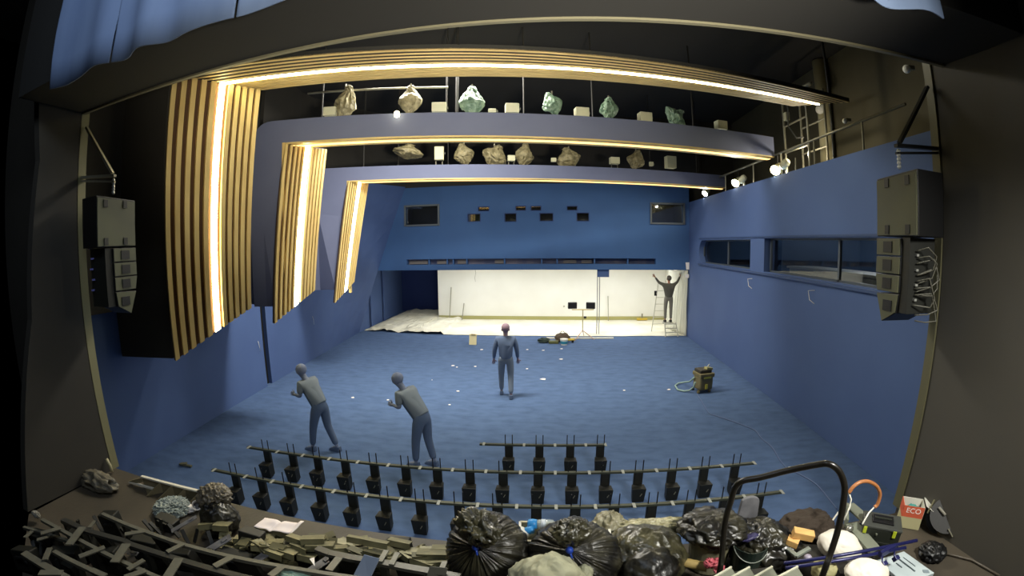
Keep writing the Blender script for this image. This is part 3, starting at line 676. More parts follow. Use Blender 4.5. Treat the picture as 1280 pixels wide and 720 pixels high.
# ------------------------------------------------------------------ line array loudspeakers
def line_array(N, sgn, label, cables):
    """N = near vertical edge of the top box; sgn +1: back turned to the right, -1: to the left"""
    x, y = N; D, Wd = .56, .36
    t = thing('line_array_speaker', label, 'loudspeaker', (x, y, 4.3))
    zt, zb = 4.30, 3.73
    X = lambda a: x+sgn*a
    b = MB(); b.hexa([Vector(p) for p in ((X(0), y, zb), (X(Wd), y+.03, zb), (X(Wd), y+D, zb), (X(0), y+D, zb), (X(0), y, zt), (X(Wd), y+.03, zt), (X(Wd), y+D, zt-.03), (X(0), y+D, zt-.03))])
    b.build('top_cabinet', BLACK, t, bevel=.006)
    s = MB().hexa([Vector(p) for p in ((X(-.012), y+.01, zb+.01), (X(0), y+.01, zb+.01), (X(0), y+D-.01, zb+.01), (X(-.012), y+D-.01, zb+.01), (X(-.012), y+.01, zt-.02), (X(0), y+.01, zt-.02), (X(0), y+D-.01, zt-.05), (X(-.012), y+D-.01, zt-.05))])
    s.build('side_panel', OLIVE, t)
    for yy in (.12, .40):
        for zz in (zt-.085, zb+.06):
            h = MB().box((X(-.016), y+yy, zz), (.012, .055, .08)); ho = h.build('rigging_pocket', BLACK, t)
            MB().box((X(-.024), y+yy-.006, zz), (.008, .02, .05)).build('latch', METAL, ho)
    # four smaller elements, set back from the near edge and tilting more and more
    z = zb-.01; e0 = y+.22; tilt = (0, .02, .10, .5); y1 = y+D
    top = [e0, z]; 
    for k in range(4):
        a = tilt[k]; hgt = .165 if k < 3 else .18
        zz0 = z; z1 = z-hgt
        far_drop = math.sin(a)*.12; yn0 = e0-(.02*k*0); 
        sh0 = 0 if k == 0 else sh1; sh1 = (0, .0, -.03, -.13)[k]
        dn = (0, 0, 0.0, .10)[k]
        p = [(X(0), e0+sh1*0+(.0 if k < 3 else .02), z1+dn*-0+.0), (X(Wd), e0+(.0 if k < 3 else .02), z1), (X(Wd), y1+sh1, z1-dn), (X(0), y1+sh1, z1-dn),
             (X(0), e0, zz0-.008), (X(Wd), e0, zz0-.008), (X(Wd), y1+sh0, zz0-.008-(0, 0, 0, .015)[k]), (X(0), y1+sh0, zz0-.008-(0, 0, 0, .015)[k])]
        MB().hexa([Vector(q) for q in p]).build('element_cabinet', BLACK, t, bevel=.004)
        sd = []
        for q in (p[0], p[3], p[7], p[4]): sd.append(Vector((X(-.01), q[1]+(.008 if q[1] < y+.4 else -.008), q[2]+(.006 if q in (p[0], p[3]) else -.006))))
        MB().prism(sd, (sgn*.009, 0, 0)).build('element_side', OLIVE, t)
        cy = sum(q.y for q in sd)/4; cz_ = sum(q.z for q in sd)/4
        MB().box((X(-.014), cy, cz_), (.01, .12, .10)).build('handle_recess', BLACK, t)
        z = z1
    zmin = z
    b = MB(); b.box((X(Wd*.5), y+.17, (zb+z)/2), (Wd*.9, .10, zb-z-.02)); b.build('rear_rigging', BLACKM, t)
    if cables:
        rnd = random.Random(4)
        for k in range(7):
            zz = zb-.1-.07*k; pts = [(X(.1), y+.10, zz), (X(.16+.03*k % .1), y+.02, zz+.03), (X(.27), y-.0, zz-.06-.02*k), (X(.2), y+.02, zz-.2), (X(.1), y+.1, zz-.22)]
            pts = [Vector(p)+Vector((rnd.uniform(-.03, .03), 0, rnd.uniform(-.03, .03))) for p in pts]
            f = []
            for i in range(len(pts)-1):
                for q in range(5): f.append(lerp(pts[i], pts[i+1], q/5))
            f.append(pts[-1]); MB().tube(f, .006, 6).build('cable', mat('dull_cable', '#57554a', .5), t, smooth=True)
        for k in range(4): MB().box((X(.1), y+.11, zb-.16-.13*k), (.03, .03, .02)).build('connector', mat('dull_connector', '#8a8a84', .4), t)
    else:
        for k in range(5): MB().box((X(.3-.03*(k % 2)), y+.10, zb-.0-.12*k), (.03, .03, .02)).build('connector', mat('violet_connector', '#7f80c8', .3), t)
    # chain and wall bracket
    cx, cyy = X(.02), y+.25
    for k in range(5):
        MB().lathe([(.012, -.02), (.02, 0), (.012, .02)], (cx, cyy, zt+.05+.035*k), 8).build('chain_link', STEEL, t, smooth=True)
    zz = zt+.24; ex = 3.66 if sgn > 0 else -5.38
    MB().beam((cx-sgn*.03, cyy, zz), (ex, 3.34 if sgn > 0 else 3.2, zz+.03), .05, .03).build('bracket_arm', METAL if sgn < 0 else BLACKM, t)
    MB().beam((cx-sgn*.03, cyy, zz-.07), (ex, 3.34 if sgn > 0 else 3.2, zz-.01), .03, .02).build('bracket_arm', METAL if sgn < 0 else BLACKM, t)
    MB().beam((cx+sgn*.02, cyy, zz+.03), (ex-sgn*.08, 3.34 if sgn > 0 else 3.2, zz+.62), .05, .03).build('bracket_brace', METAL if sgn < 0 else BLACKM, t)
line_array((3.1, 3.1), 1, 'large line array loudspeaker hanging at the right edge of the stage opening with loose cables', True)
line_array((-4.85, 3.1), -1, 'line array loudspeaker hanging in the dark at the left edge of the stage opening', False)

# ------------------------------------------------------------------ rows of seat frames on the carpet
def seat_proto():
    t = thing('theatre_chair', 'x', 'chair', (0, 0, 0), world=False)
    for s in (-1, 1):
        MB().tube([(s*.055, 0, .30), (s*.055, 0, .64)], .008, 6).build('rod', BLACK, t)
    MB().box((0, .02, .235), (.13, .05, .43)).build('pedestal', BLACKM, t, bevel=.004)
    s = MB(); s.hexa([Vector(p) for p in ((-.085, -.12, .015), (.085, -.12, .015), (.075, 0, .015), (-.075, 0, .015), (-.1, -.15, .25), (.1, -.15, .25), (.09, -.005, .25), (-.09, -.005, .25))])
    s.build('folded_seat', BLACKM, t, bevel=.006)
    MB().box((.03, -.14, .15), (.008, .02, .05), (0, .5, 0)).build('bolt', METAL, t)
    return t
sp = seat_proto(); used = [False]
rows = [('nearest', 1, (265.6, 587), (978.6, 614.6), [293, 325, 360, 398, 438.5, 480, 525.6, 573, 621, 670, 719, 767.7, 816, 863, 908, 950], 16),
        ('middle', 2, (309.4, 558.8), (944, 578.6), [332, 364, 396, 430.6, 467, 506.6, 546, 587, 629.4, 672.5, 715, 758, 799, 841.5, 882, 920.6], 16),
        ('short rear', 3, (599.7, 555), (757, 556), [636, 674.5, 713, 750.6], 4)]
ZB = .46
for nm, ri, pa, pb, xs, n in rows:
    a, b = onz(pa[0], pa[1], ZB), onz(pb[0], pb[1], ZB); d = (b-a).normalized(); ang = math.atan2(d.y, d.x)
    rt = thing('seat_rail', 'long thin seat rail with pale brackets, the %s row on the blue carpet' % nm, 'seat rail', (a.x, a.y, 0), 0, 'seat rails on the blue carpet')
    MB().beam(a, b, .05, .03).build('rail', mat('rail_edge_khaki', '#45483a', .45, .3), rt)
    def xat(px): # x on the rail line for a pixel column
        best = None
        for k in range(401):
            p = lerp(a, b, k/400); 
            v = (p-Vector((0, 0, H)))
            # project by search on direction
            best = min(best or (1e9, 0), (abs(colpx(p)-px), k/400))
        return lerp(a, b, best[1])
    def colpx(p):
        v = p-Vector((0, 0, H)); X_, Y_, Z_ = v.dot(rx), v.dot(rf), v.dot(ru); q = math.hypot(X_, Z_); th = math.atan2(q, Y_); r = th*F
        for _ in range(12): r = th*F/(1+K*(r/640)**2)
        return 640+X_/q*r
    pos = [xat(x) for x in xs]
    nrm = Vector((d.y, -d.x, 0))
    for i, p in enumerate(pos):
        s = sp if not used[0] else copy_tree(sp); used[0] = True
        s.location = (p.x, p.y, 0); s.rotation_euler = (0, 0, ang+R.uniform(-.02, .02))
        s['label'] = 'bare black folded theatre chair, %s from the left in the %s row' % (ORD[i+1], nm); s['group'] = 'bare theatre chairs of the %s row' % nm
    mids = [lerp(a, pos[0], .15)]+[lerp(pos[i], pos[i+1], .5) for i in range(len(pos)-1)]+[lerp(pos[-1], b, .9)]
    for p in mids:
        br = MB(); br.beam(p+Vector((0, 0, .02))+nrm*-.02, p+Vector((0, 0, .02))+nrm*.085, .038, .008); br.build('bracket', mat('bracket_pale', '#8d9088', .5), rt)

# ------------------------------------------------------------------ recess: drop cloth, plastic sheet, sticks, sign, work lamp
mb = MB(); vs = []; fs = []; nx, ny = 120, 26
for i in range(nx+1):
    u = i/nx
    x = -8.2+(XR-.05+8.2)*u
    yf = 17.0-.05*abs(noise.noise(Vector((x*1.2, 0, 1))))*2
    if x < -5.3: yf = 17.05+(-5.3-x)*.12+.18*noise.noise(Vector((x*2.4, 0, 3)))
    yb2 = (YW-.06) if x > -5.75 else YD-.1
    for j in range(ny+1):
        v = j/ny; y = yf+(yb2-yf)*v
        amp = .16 if x < -4.6 else .018
        z = .012+abs(amp*ridged(Vector((x*1.3, y*1.3, 5)), 3))*(.4 if x > -4.6 else .5)*min(1, (u*nx)/3+.2)
        vs.append((x, y, z))
for i in range(nx):
    for j in range(ny): fs.append((i*(ny+1)+j, (i+1)*(ny+1)+j, (i+1)*(ny+1)+j+1, i*(ny+1)+j+1))
mb.add(vs, fs); o = mb.build('drop_cloth', CREAMF, origin=(-1, 18, 0), label='crumpled cream plastic drop cloth covering the floor along the bright recess', cat='drop cloth'); o.modifiers.new('t', 'SOLIDIFY').thickness = .006
# hanging protective sheet at the right end
mb = MB(); vs = []; fs = []; nx, nz = 40, 20
for i in range(nx+1):
    u = i/nx; p = lerp(Vector((XR-.02, 16.93, 0)), Vector((XR-.35, 18.3, 0)), u) if u > .15 else Vector((XR-.02-.1*u, 16.93+.3*u, 0))
    p = lerp(Vector((XR-.04, 16.9, 0)), Vector((XR-.42, 18.5, 0)), u)
    for j in range(nz+1):
        v = j/nz; off = .05*math.sin(u*26+v*2)*(1-.4*v)+.03*noise.noise(Vector((u*4, v*3, 2)))
        vs.append((p.x-abs(off), p.y, .02+2.58*v-.05*(1-v)*0+.06*math.sin(u*7)*v))
for i in range(nx):
    for j in range(nz): fs.append((i*(nz+1)+j, (i+1)*(nz+1)+j, (i+1)*(nz+1)+j+1, i*(nz+1)+j+1))
mb.add(vs, fs); o = mb.build('plastic_sheet', FILM, origin=(XR-.1, 17.5, 0), smooth=True, label='translucent plastic protective sheet hanging at the right end of the recess beside the ladder', cat='plastic sheet'); o.modifiers.new('t', 'SOLIDIFY').thickness = .004
MB().prism([ony(*p, 16.95) for p in ((857, 328), (862, 328), (862, 337), (858, 337))], (0, .01, 0)).build('tape_piece', WHITE, label='small white strip of tape stuck above the plastic sheet in the right corner', cat='tape', origin=ony(859, 332, 16.95))
c = ony(859, 345, 16.86); MB().box(c, (.14, .012, .14)).build('paper_note', WHITE, label='square white paper note near the top of the plastic sheet', cat='paper', origin=c)
# leaning battens
def stick(px, pt, pb, r, label, m=mat('grey_batten', '#8f8c7a', .6), dx=0):
    top = ony(px+dx, pt, YW-.05); bot = Vector((top.x+(-.05 if dx == 0 else 0), YW-.35, .03)); MB().beam(bot, top, r, r).build('batten', m, label=label, cat='batten', origin=bot)
stick(564, 359, 392, .035, 'grey batten leaning on the white partition, the leftmost and longest')
stick(580, 379, 394, .03, 'short grey batten leaning on the white partition right of the longest one')
stick(759, 370, 397, .03, 'thin batten leaning on the white partition beside the blue square panel', dx=1)
c = ony(754, 342, 17.1); t = thing('sign_board', 'dark blue square panel hanging over the bright recess above two thin posts', 'sign', Vector((c.x, 17.1, 2.3)))
MB().box((c.x, 17.1, 2.49), (.46, .06, .32)).build('panel', BLUE, t, bevel=.005)
for dx in (-.2, -.11): MB().tube([(c.x+dx, 17.35, .03), (c.x+dx, 17.35, 2.64)], .018, 6).build('post', mat('grey_post', '#8e8e8e', .5), t)
# work light on tripod
base = onz(728, 423, 0); t = thing('tripod_work_light', 'tripod work light with two black floodlight heads in front of the recess', 'work light', (base.x, base.y, 0))
bx_, by_ = base.x, base.y
MB().tube([(bx_, by_, .3), (bx_, by_, 1.12)], .018, 8).build('pole', mat('yellow_grey_pole', '#a89a6a', .5), t)
MB().beam((bx_-.42, by_, 1.12), (bx_+.42, by_, 1.12), .03, .03).build('crossbar', YEL, t)
for dx, rz in ((-.4, .15), (.3, -.25)):
    h = MB(); h.box((bx_+dx, by_, 1.28), (.34, .12, .24), (.1, 0, rz)); ho = h.build('lamp_head', mat('lamp_black', '#1c1816', .5), t, bevel=.01)
    MB().box((bx_+dx, by_-.09, 1.12), (.28, .02, .03), (.1, 0, rz)).build('lamp_grille', METAL, ho)
MB().box((bx_+.09, by_, .82), (.1, .06, .08)).build('knob', BLACK, t)
for a in (-2.2, -.5, 1.4): MB().tube([(bx_, by_, .32), (bx_+.5*math.cos(a), by_+.5*math.sin(a), .015)], .016, 6).build('leg', mat('pinkish_leg', '#c9a38c', .5), t)
# things lying in front of the recess
a, b = onz(683, 422.5, .03), onz(767, 422.5, .03); MB().beam(a, b, .08, .05).build('white_batten', WHITEM, label='long white batten lying on the carpet in front of the recess', cat='batten', origin=a)
c = onz(703, 428, .0); t = thing('tool_bag', 'brown tool bag standing among the tools left of the tripod', 'tool bag', c)
mb = MB(); crumple(mb, c+Vector((0, .12, .15)), (.24, .16, .16), 3, .25, 1.6, 24, 16, floor=.0); mb.build('body', mat('brown_canvas', '#55483a', .8), t); MB().tube([c+Vector((-.1, .1, .27)), c+Vector((-.05, .1, .4)), c+Vector((.05, .1, .4)), c+Vector((.1, .1, .27))], .012, 6).build('handle', BLACK, t)
c = onz(680, 428, 0); mb = MB(); crumple(mb, c+Vector((0, 0, .07)), (.2, .15, .09), 5, .3, 1.8, 20, 14, floor=0); mb.build('dark_green_bag', mat('dark_green_cloth', '#24332c', .8), origin=c, label='dark green bag lying at the left end of the tools', cat='bag')
a, b = onz(686, 427.5, .05), onz(698, 427.5, .05); MB().beam(a, b, .2, .09).build('tool_case', mat('olive_case', '#55582f', .6), origin=a, bevel=.01, label='low olive tool case between the dark green bag and the brown tool bag', cat='case')
c = onz(705, 431, 0); t = thing('paint_bucket', 'small white bucket with a teal stripe in front of the brown tool bag', 'bucket', c)
MB().lathe([(.11, 0), (.14, .2), (.145, .2), (.145, .22), (.13, .22)], c, 20).build('body', WHITEM, t); MB().lathe([(.125, .05), (.142, .15)], c+Vector((0, 0, .0)), 20).build('stripe', mat('teal_band', '#2f7f96', .5), t)
c = onz(714, 428, 0); t = thing('cordless_drill', 'yellow cordless drill lying left of the tripod foot', 'power tool', c)
MB().tube([c+Vector((-.12, 0, .1)), c+Vector((.12, 0, .1))], .05, 10).build('body', YEL, t); MB().box(c+Vector((.05, -.03, .05)), (.08, .12, .08)).build('battery', BLACK, t); MB().box(c+Vector((.15, 0, .1)), (.08, .03, .03)).build('chuck', METAL, t)
c = onz(591, 431, 0); t = thing('cardboard_box', 'small upright cream box standing alone on the carpet near the recess', 'box', c)
MB().box(c+Vector((0, .05, .19)), (.26, .14, .38), (0, .05, .08)).build('carton', mat('cream_card', '#e6d9a8', .7), t, bevel=.005); MB().box(c+Vector((.03, .0, .385)), (.16, .12, .012), (0, .05, .08)).build('flap', CARD, t)
c = Vector((ony(802, 398, YW-.15).x, YW-.25, .02)); t = thing('yellow_level', 'yellow tool with a short upright on the floor by the partition left of the ladder', 'tool', c)
MB().box(c+Vector((0, 0, .07)), (.5, .1, .1)).build('body', YEL, t, bevel=.01); MB().box(c+Vector((0, 0, .22)), (.06, .06, .22)).build('upright', METAL, t)
c = onz(741, 399, .02); t = thing('cable_heap', 'small tangled grey cable heap at the foot of the thin posts', 'cable', c)
for k in range(3):
    MB().tube([c+Vector((.18*math.cos(q/3+k), .14*math.sin(q/3+k)+.05*k, .03+.02*k+.02*math.sin(q))) for q in range(20)], .012, 6).build('loop', METAL, t, smooth=True)
c = ony(705, 383, YW-.02); MB().lathe([(.01, -.02), (.045, -.02), (.045, .0)], c, 12, Matrix.Rotation(math.pi/2, 3, 'X')).build('wall_socket', mat('socket_grey', '#a9a898', .5), origin=c, label='small round grey socket on the white partition', cat='socket')
# hanging wire under the back wall
c = ony(594, 338, 17.1); MB().tube([c+Vector((0, 0, .05)), c+Vector((.02, 0, -.1)), c+Vector((-.02, 0, -.3)), c+Vector((0, 0, -.45))], .006, 5).build('loose_wire', METAL, origin=c, label='thin loose wire hanging over the left part of the white partition', cat='wire')
# wall wires
for k, (px, py, lb) in enumerate(((940, 352, 'far'), (1018, 368, 'near'))):
    c = onx(px, py, XR-.02); MB().tube([c+Vector((0, .0, .08)), c+Vector((-.06, .15, .06)), c+Vector((-.05, .1, -.12)), c+Vector((-.02, -.05, -.18))], .007, 6).build('wire_end', WHITEM, origin=c, smooth=True, label='white wire end poking out of the right wall below the window, the %s one' % lb, cat='wire')
for k, (px, py, lb) in enumerate(((390, 400, 'under the middle portal'), (322, 432, 'between the nearest and middle portals'))):
    v = ray(px, py); tt = (-6.67)/(v.x+.093*v.y); c = Vector((v.x*tt+.03, v.y*tt, H+v.z*tt)); MB().tube([c+Vector((0, 0, .12)), c+Vector((.05, -.03, 0)), c+Vector((.02, .03, -.15))], .006, 6).build('wire_end', WHITEM, origin=c, smooth=True, label='thin white wire end on the left wall %s' % lb, cat='wire')

# ------------------------------------------------------------------ vacuum cleaner and cable
c = onz(880, 491, 0); t = thing('vacuum_cleaner', 'khaki industrial vacuum cleaner with a grey hose standing on the carpet', 'vacuum cleaner', c, 0)
E = Matrix.Rotation(.25, 3, 'Z'); VK = mat('vac_khaki', '#6d6442', .5, hex2='#7c7350', nscale=6); VY = mat('vac_yellow', '#c9c04c', .4)
MB().box(c+Vector((0, .15, .24)), (.38, .36, .34), E).build('tank', VK, t, bevel=.04)
MB().box(c+Vector((0, .15, .45)), (.42, .40, .10), E).build('lid', VK, t, bevel=.02)
MB().box(c+Vector((-.02, .15, .54)), (.34, .3, .09), E).build('motor_head', mat('vac_dark', '#3a3526', .5), t, bevel=.02)
MB().box(c+E @ Vector((.04, -.04, .4)), (.2, .03, .05), E).build('label_panel', VY, t); MB().box(c+E @ Vector((.02, -.05, .17)), (.06, .03, .12), E).build('latch', VY, t)
MB().tube([c+Vector((.02, .1, .58)), c+Vector((.1, .05, .72))], .015, 8).build('handle', STEEL, t); MB().box(c+Vector((.1, .1, .6)), (.18, .12, .06), (0, .2, .3)).build('accessory', mat('vac_light', '#aba56f', .5), t)
for sx in (-1, 1):
    for sy in (-1, 1): MB().lathe([(.03, 0), (.045, .03), (.03, .08)], c+E @ Vector((sx*.16, .15+sy*.14, .0)), 10).build('wheel', BLACKM if sy > 0 else VK, t)
hp = [(868, 472, .35), (862, 477, .16), (855, 478, .06), (848, 479, .04), (844, 482, .03), (847, 487, .03), (855, 489, .03), (862, 488, .05), (867, 484, .15), (869, 478, .3)]
MB().tube([onz(x, y, z)+Vector((0, 0, 0)) for x, y, z in hp], .022, 8).build('hose', mat('hose_grey', '#8aa39b', .5), t, smooth=True)
cp = [(871, 492), (878, 503), (886, 516), (896, 520), (914, 526), (930, 532), (944, 538), (952, 548), (962, 556), (968, 563), (975, 575), (984, 585), (1000, 593), (1020, 605), (1035, 622), (1046, 636)]
pts = [onz(x, y, .012) for x, y in cp]; f = []
for i in range(len(pts)-1):
    p0, p1, p2, p3 = pts[max(i-1, 0)], pts[i], pts[i+1], pts[min(i+2, len(pts)-1)]
    for q in range(6):
        u = q/6; f.append(.5*((2*p1)+(p2-p0)*u+(2*p0-5*p1+4*p2-p3)*u*u+(3*p1-p0-3*p2+p3)*u**3))
f.append(pts[-1]); MB().tube(f, .009, 6).build('power_cable', mat('cable_blue_grey', '#5d6f96', .5), origin=pts[0], smooth=True, label='thin grey cable snaking over the carpet from the vacuum cleaner to the stage', cat='cable')
# paper scraps on the carpet
scr = [(602, 437, .10), (594, 458, .07), (566, 457, .09), (571, 459, .05), (495, 469, .05), (441, 497, .07), (485, 500, .06), (572, 489, .07), (562, 506, .05), (659, 437, .07), (679, 438, .07), (702, 436, .08), (701, 449, .1), (659, 461, .07), (679, 474, .13), (836, 487, .07), (780, 488, .06), (540, 475, .03)]
for i, (x, y, s) in enumerate(scr):
    s *= .62; c = onz(x, y, .006); mb = MB(); mb.prism([c+Vector((s*math.cos(a)*(.7+.5*R.random()), s*math.sin(a)*(.7+.5*R.random()), 0)) for a in (0, 1, 2, 3.2, 4.3, 5.3)], (0, 0, .006))
    mb.build('paper_scrap', WHITE, origin=c, cat='paper scrap', group='scraps on the carpet', label='tiny white paper scrap lying on the blue carpet')
c = onz(232, 582, .02); t = thing('wood_offcut', 'small olive offcut lying on the carpet beyond the stage steps', 'offcut', c)
MB().box(c+Vector((0, 0, .01)), (.28, .04, .03), (0, 0, .1)).build('strip', KHAKI, t); MB().box(c+Vector((-.04, 0, .03)), (.12, .07, .02), (0, 0, .5)).build('block', KHAKI, t)

# ------------------------------------------------------------------ people
def skin(name, m, parent, verts, edges, radii, root=0, sub=2, origin=None):
    me = bpy.data.meshes.new(name); o0 = Vector(origin)
    me.from_pydata([Vector(v)-o0 for v in verts], edges, []); o = bpy.data.objects.new(name, me); COL.objects.link(o)
    sk = o.modifiers.new('skin', 'SKIN'); sk.use_smooth_shade = True
    for i, r_ in enumerate(radii):
        d = me.skin_vertices[0].data[i]; d.radius = (r_, r_) if not isinstance(r_, tuple) else r_; d.use_root = (i == root)
    s = o.modifiers.new('sub', 'SUBSURF'); s.levels = s.render_levels = sub
    dg = bpy.context.evaluated_depsgraph_get(); dg.update(); ev = o.evaluated_get(dg); nm = bpy.data.meshes.new_from_object(ev)
    bpy.data.objects.remove(o); nm.name = name; nm.materials.clear(); nm.materials.append(m); nm.shade_smooth()
    o = bpy.data.objects.new(name, nm); COL.objects.link(o); o.parent = parent; return o
def person(label, base, face, J, shirt, pants, hair, shoes, long_sleeve=True, skin_m=SKIN, cap=None, group=None):
    """J: joints in local frame (x right, y forward = the way the person faces, z up)"""
    t = thing('person', label, 'person', base, 0, group); E = Matrix.Rotation(face, 3, 'Z'); B_ = Vector(base)
    W = lambda v: B_+E @ Vector(v)
    names = ['pelvis', 'belly', 'chest', 'neck', 'chin', 'head', 'crown', 'ls', 'le', 'lw', 'rs', 're', 'rw', 'lh', 'lk', 'la', 'lt', 'rh', 'rk', 'ra', 'rt', 'lp', 'rp']
    J = dict(J)
    for s in 'lr':
        wv, ev_ = Vector(J[s+'w']), Vector(J[s+'e']); J[s+'p'] = tuple(wv+(wv-ev_).normalized()*.07)
    V = [W(J[n]) for n in names]; ix = {n: i for i, n in enumerate(names)}
    E_ = [('pelvis', 'belly'), ('belly', 'chest'), ('chest', 'neck'), ('neck', 'chin'), ('chin', 'head'), ('head', 'crown'), ('chest', 'ls'), ('ls', 'le'), ('le', 'lw'), ('chest', 'rs'), ('rs', 're'), ('re', 'rw'),
          ('pelvis', 'lh'), ('lh', 'lk'), ('lk', 'la'), ('la', 'lt'), ('pelvis', 'rh'), ('rh', 'rk'), ('rk', 'ra'), ('ra', 'rt'), ('lw', 'lp'), ('rw', 'rp')]
    rad = dict(pelvis=.08, belly=.075, chest=.085, neck=.05, chin=.062, head=.085, crown=.06, ls=.04, le=.036, lw=.026, rs=.04, re=.036, rw=.026, lh=.06, lk=.045, la=.034, lt=.03, rh=.06, rk=.045, ra=.034, rt=.03, lp=.036, rp=.036)
    # body, with five fingers per hand rooted in the palm
    Vb = list(V); Eb = [(ix[a], ix[b]) for a, b in E_]; Rb = [rad[n] for n in names]
    for s in 'lr':
        p, wv = Vector(J[s+'p']), Vector(J[s+'w']); d = (p-wv).normalized(); side = d.cross(Vector((0, 1, .01))).normalized()
        for k, (o_, L) in enumerate(((-.030, .070), (-.010, .082), (.010, .078), (.030, .060), (.045, .055))):
            a = p+side*o_+d*(.01 if k < 4 else -.03); b = a+d*L*.55+side*(.02 if k == 4 else 0); c_ = b+d*L*.4+Vector((0, .015, 0))
            n0 = len(Vb); Vb += [W(a), W(b), W(c_)]; Rb += [.011, .009, .008]; Eb += [(ix[s+'p'], n0), (n0, n0+1), (n0+1, n0+2)]
    body = skin('body', skin_m, t, Vb, Eb, Rb, 0, 1, base)
    # face pieces joined to the head as small relief
    hd, ch = Vector(J['head']), Vector(J['chin'])
    fwd = Vector((0, 1, 0))
    nose = MB().lathe([(.004, -.02), (.014, 0), (.008, .02), (.002, .03)], W(hd*.6+ch*.4+fwd*.085), 8, E @ Matrix.Rotation(-.2, 3, 'X')); nose.build('nose', skin_m, t, smooth=True)
    for s in (-1, 1): MB().lathe([(.004, -.03), (.012, -.015), (.015, .01), (.006, .03)], W(hd*.8+ch*.2+Vector((s*.087, -.005, 0))), 8, E).build('ear', skin_m, t, smooth=True)
    # clothes
    tn = ['belly', 'chest', 'ls', 'le', 'rs', 're', 'neck', 'pelvis']+(['lw', 'rw'] if long_sleeve else [])
    vv = {n: W(J[n]) for n in tn}
    for s in 'lr':
        if long_sleeve: vv[s+'w'] = lerp(W(J[s+'e']), W(J[s+'w']), .93)
        else: vv[s+'e'] = lerp(W(J[s+'s']), W(J[s+'e']), .85)
    vv['neck'] = lerp(W(J['chest']), W(J['neck']), .7)
    vv['pelvis'] = W(J['pelvis'])
    ed = [('pelvis', 'belly'), ('belly', 'chest'), ('chest', 'neck'), ('chest', 'ls'), ('ls', 'le'), ('chest', 'rs'), ('rs', 're')]+([('le', 'lw'), ('re', 'rw')] if long_sleeve else [])
    sr = dict(pelvis=(.17, .15), belly=(.165, .145), chest=(.185, .135), neck=.07, ls=.08, le=.058, rs=.08, re=.058, lw=.042, rw=.042)
    ii = {n: i for i, n in enumerate(tn)}
    skin('shirt', shirt, t, [vv[n] for n in tn], [(ii[a], ii[b]) for a, b in ed], [sr[n] for n in tn], ii['belly'], 1, base)
    pn = ['pelvis', 'lh', 'lk', 'la', 'rh', 'rk', 'ra', 'belly']; pv = {n: W(J[n]) for n in pn}; pv['belly'] = lerp(W(J['pelvis']), W(J['belly']), .6)
    for s in 'lr': pv[s+'a'] = lerp(W(J[s+'k']), W(J[s+'a']), .93)
    ii = {n: i for i, n in enumerate(pn)}; pr = dict(pelvis=(.15, .125), belly=(.15, .12), lh=.105, lk=.075, la=.058, rh=.105, rk=.075, ra=.058)
    skin('trousers', pants, t, [pv[n] for n in pn], [(ii[a], ii[b]) for a, b in (('belly', 'pelvis'), ('pelvis', 'lh'), ('lh', 'lk'), ('lk', 'la'), ('pelvis', 'rh'), ('rh', 'rk'), ('rk', 'ra'))], [pr[n] for n in pn], 0, 1, base)
    hv = Vector(J['crown']); mb = MB(); crumple(mb, W(lerp(hd, hv, .45)+Vector((0, -.018, .01))), (.096, .105, .10), 3, .05, 3, 24, 16); mb.build('hair', hair, t, smooth=True)
    for s in 'lr':
        a, b = Vector(J[s+'a']), Vector(J[s+'t']); mb = MB(); d = (b-a); 
        mb.hexa([W(a+Vector(q)) for q in ((-.045, -.07, -.085), (.045, -.07, -.085), (.05, .19, -.085), (-.05, .19, -.085), (-.04, -.06, .02), (.04, -.06, .02), (.035, .17, -.035), (-.035, .17, -.035))]); mb.build('shoe', shoes, t, bevel=.015)
    return t
def stand(h=1.75, arms='down', step=.0, lean=0):
    k = h/1.75
    J = dict(pelvis=(0, 0, .95), belly=(0, .01, 1.12), chest=(0, .01, 1.33), neck=(0, .01, 1.50), chin=(0, .03, 1.56), head=(0, .02, 1.64), crown=(0, .01, 1.70),
             lh=(-.10, 0, .90), lk=(-.11, .03+step*.5, .50), la=(-.11, step, .09), lt=(-.12, step+.15, .04), rh=(.10, 0, .90), rk=(.11, .03-step*.3, .50), ra=(.11, -step, .09), rt=(.12, -step+.15, .04),
             ls=(-.19, 0, 1.42), rs=(.19, 0, 1.42), le=(-.26, .0, 1.15), re=(.26, 0, 1.15), lw=(-.28, .08, .92), rw=(.28, .08, .92))
    if arms == 'up':
        J.update(le=(-.38, .06, 1.50), lw=(-.52, .12, 1.70), re=(.34, .06, 1.52), rw=(.46, .12, 1.74))
    if arms == 'front':
        J.update(le=(-.24, .12, 1.17), lw=(-.16, .36, 1.15), re=(.24, .12, 1.17), rw=(.16, .36, 1.15))
    if lean:
        for n in ('chest', 'neck', 'chin', 'head', 'crown', 'ls', 'rs', 'le', 're', 'lw', 'rw', 'belly'):
            x, y, z = J[n]; J[n] = (x, y+lean*(z-.95), z-abs(lean)*.25*(z-.95))
    return {n: tuple(q*k for q in v) for n, v in J.items()}
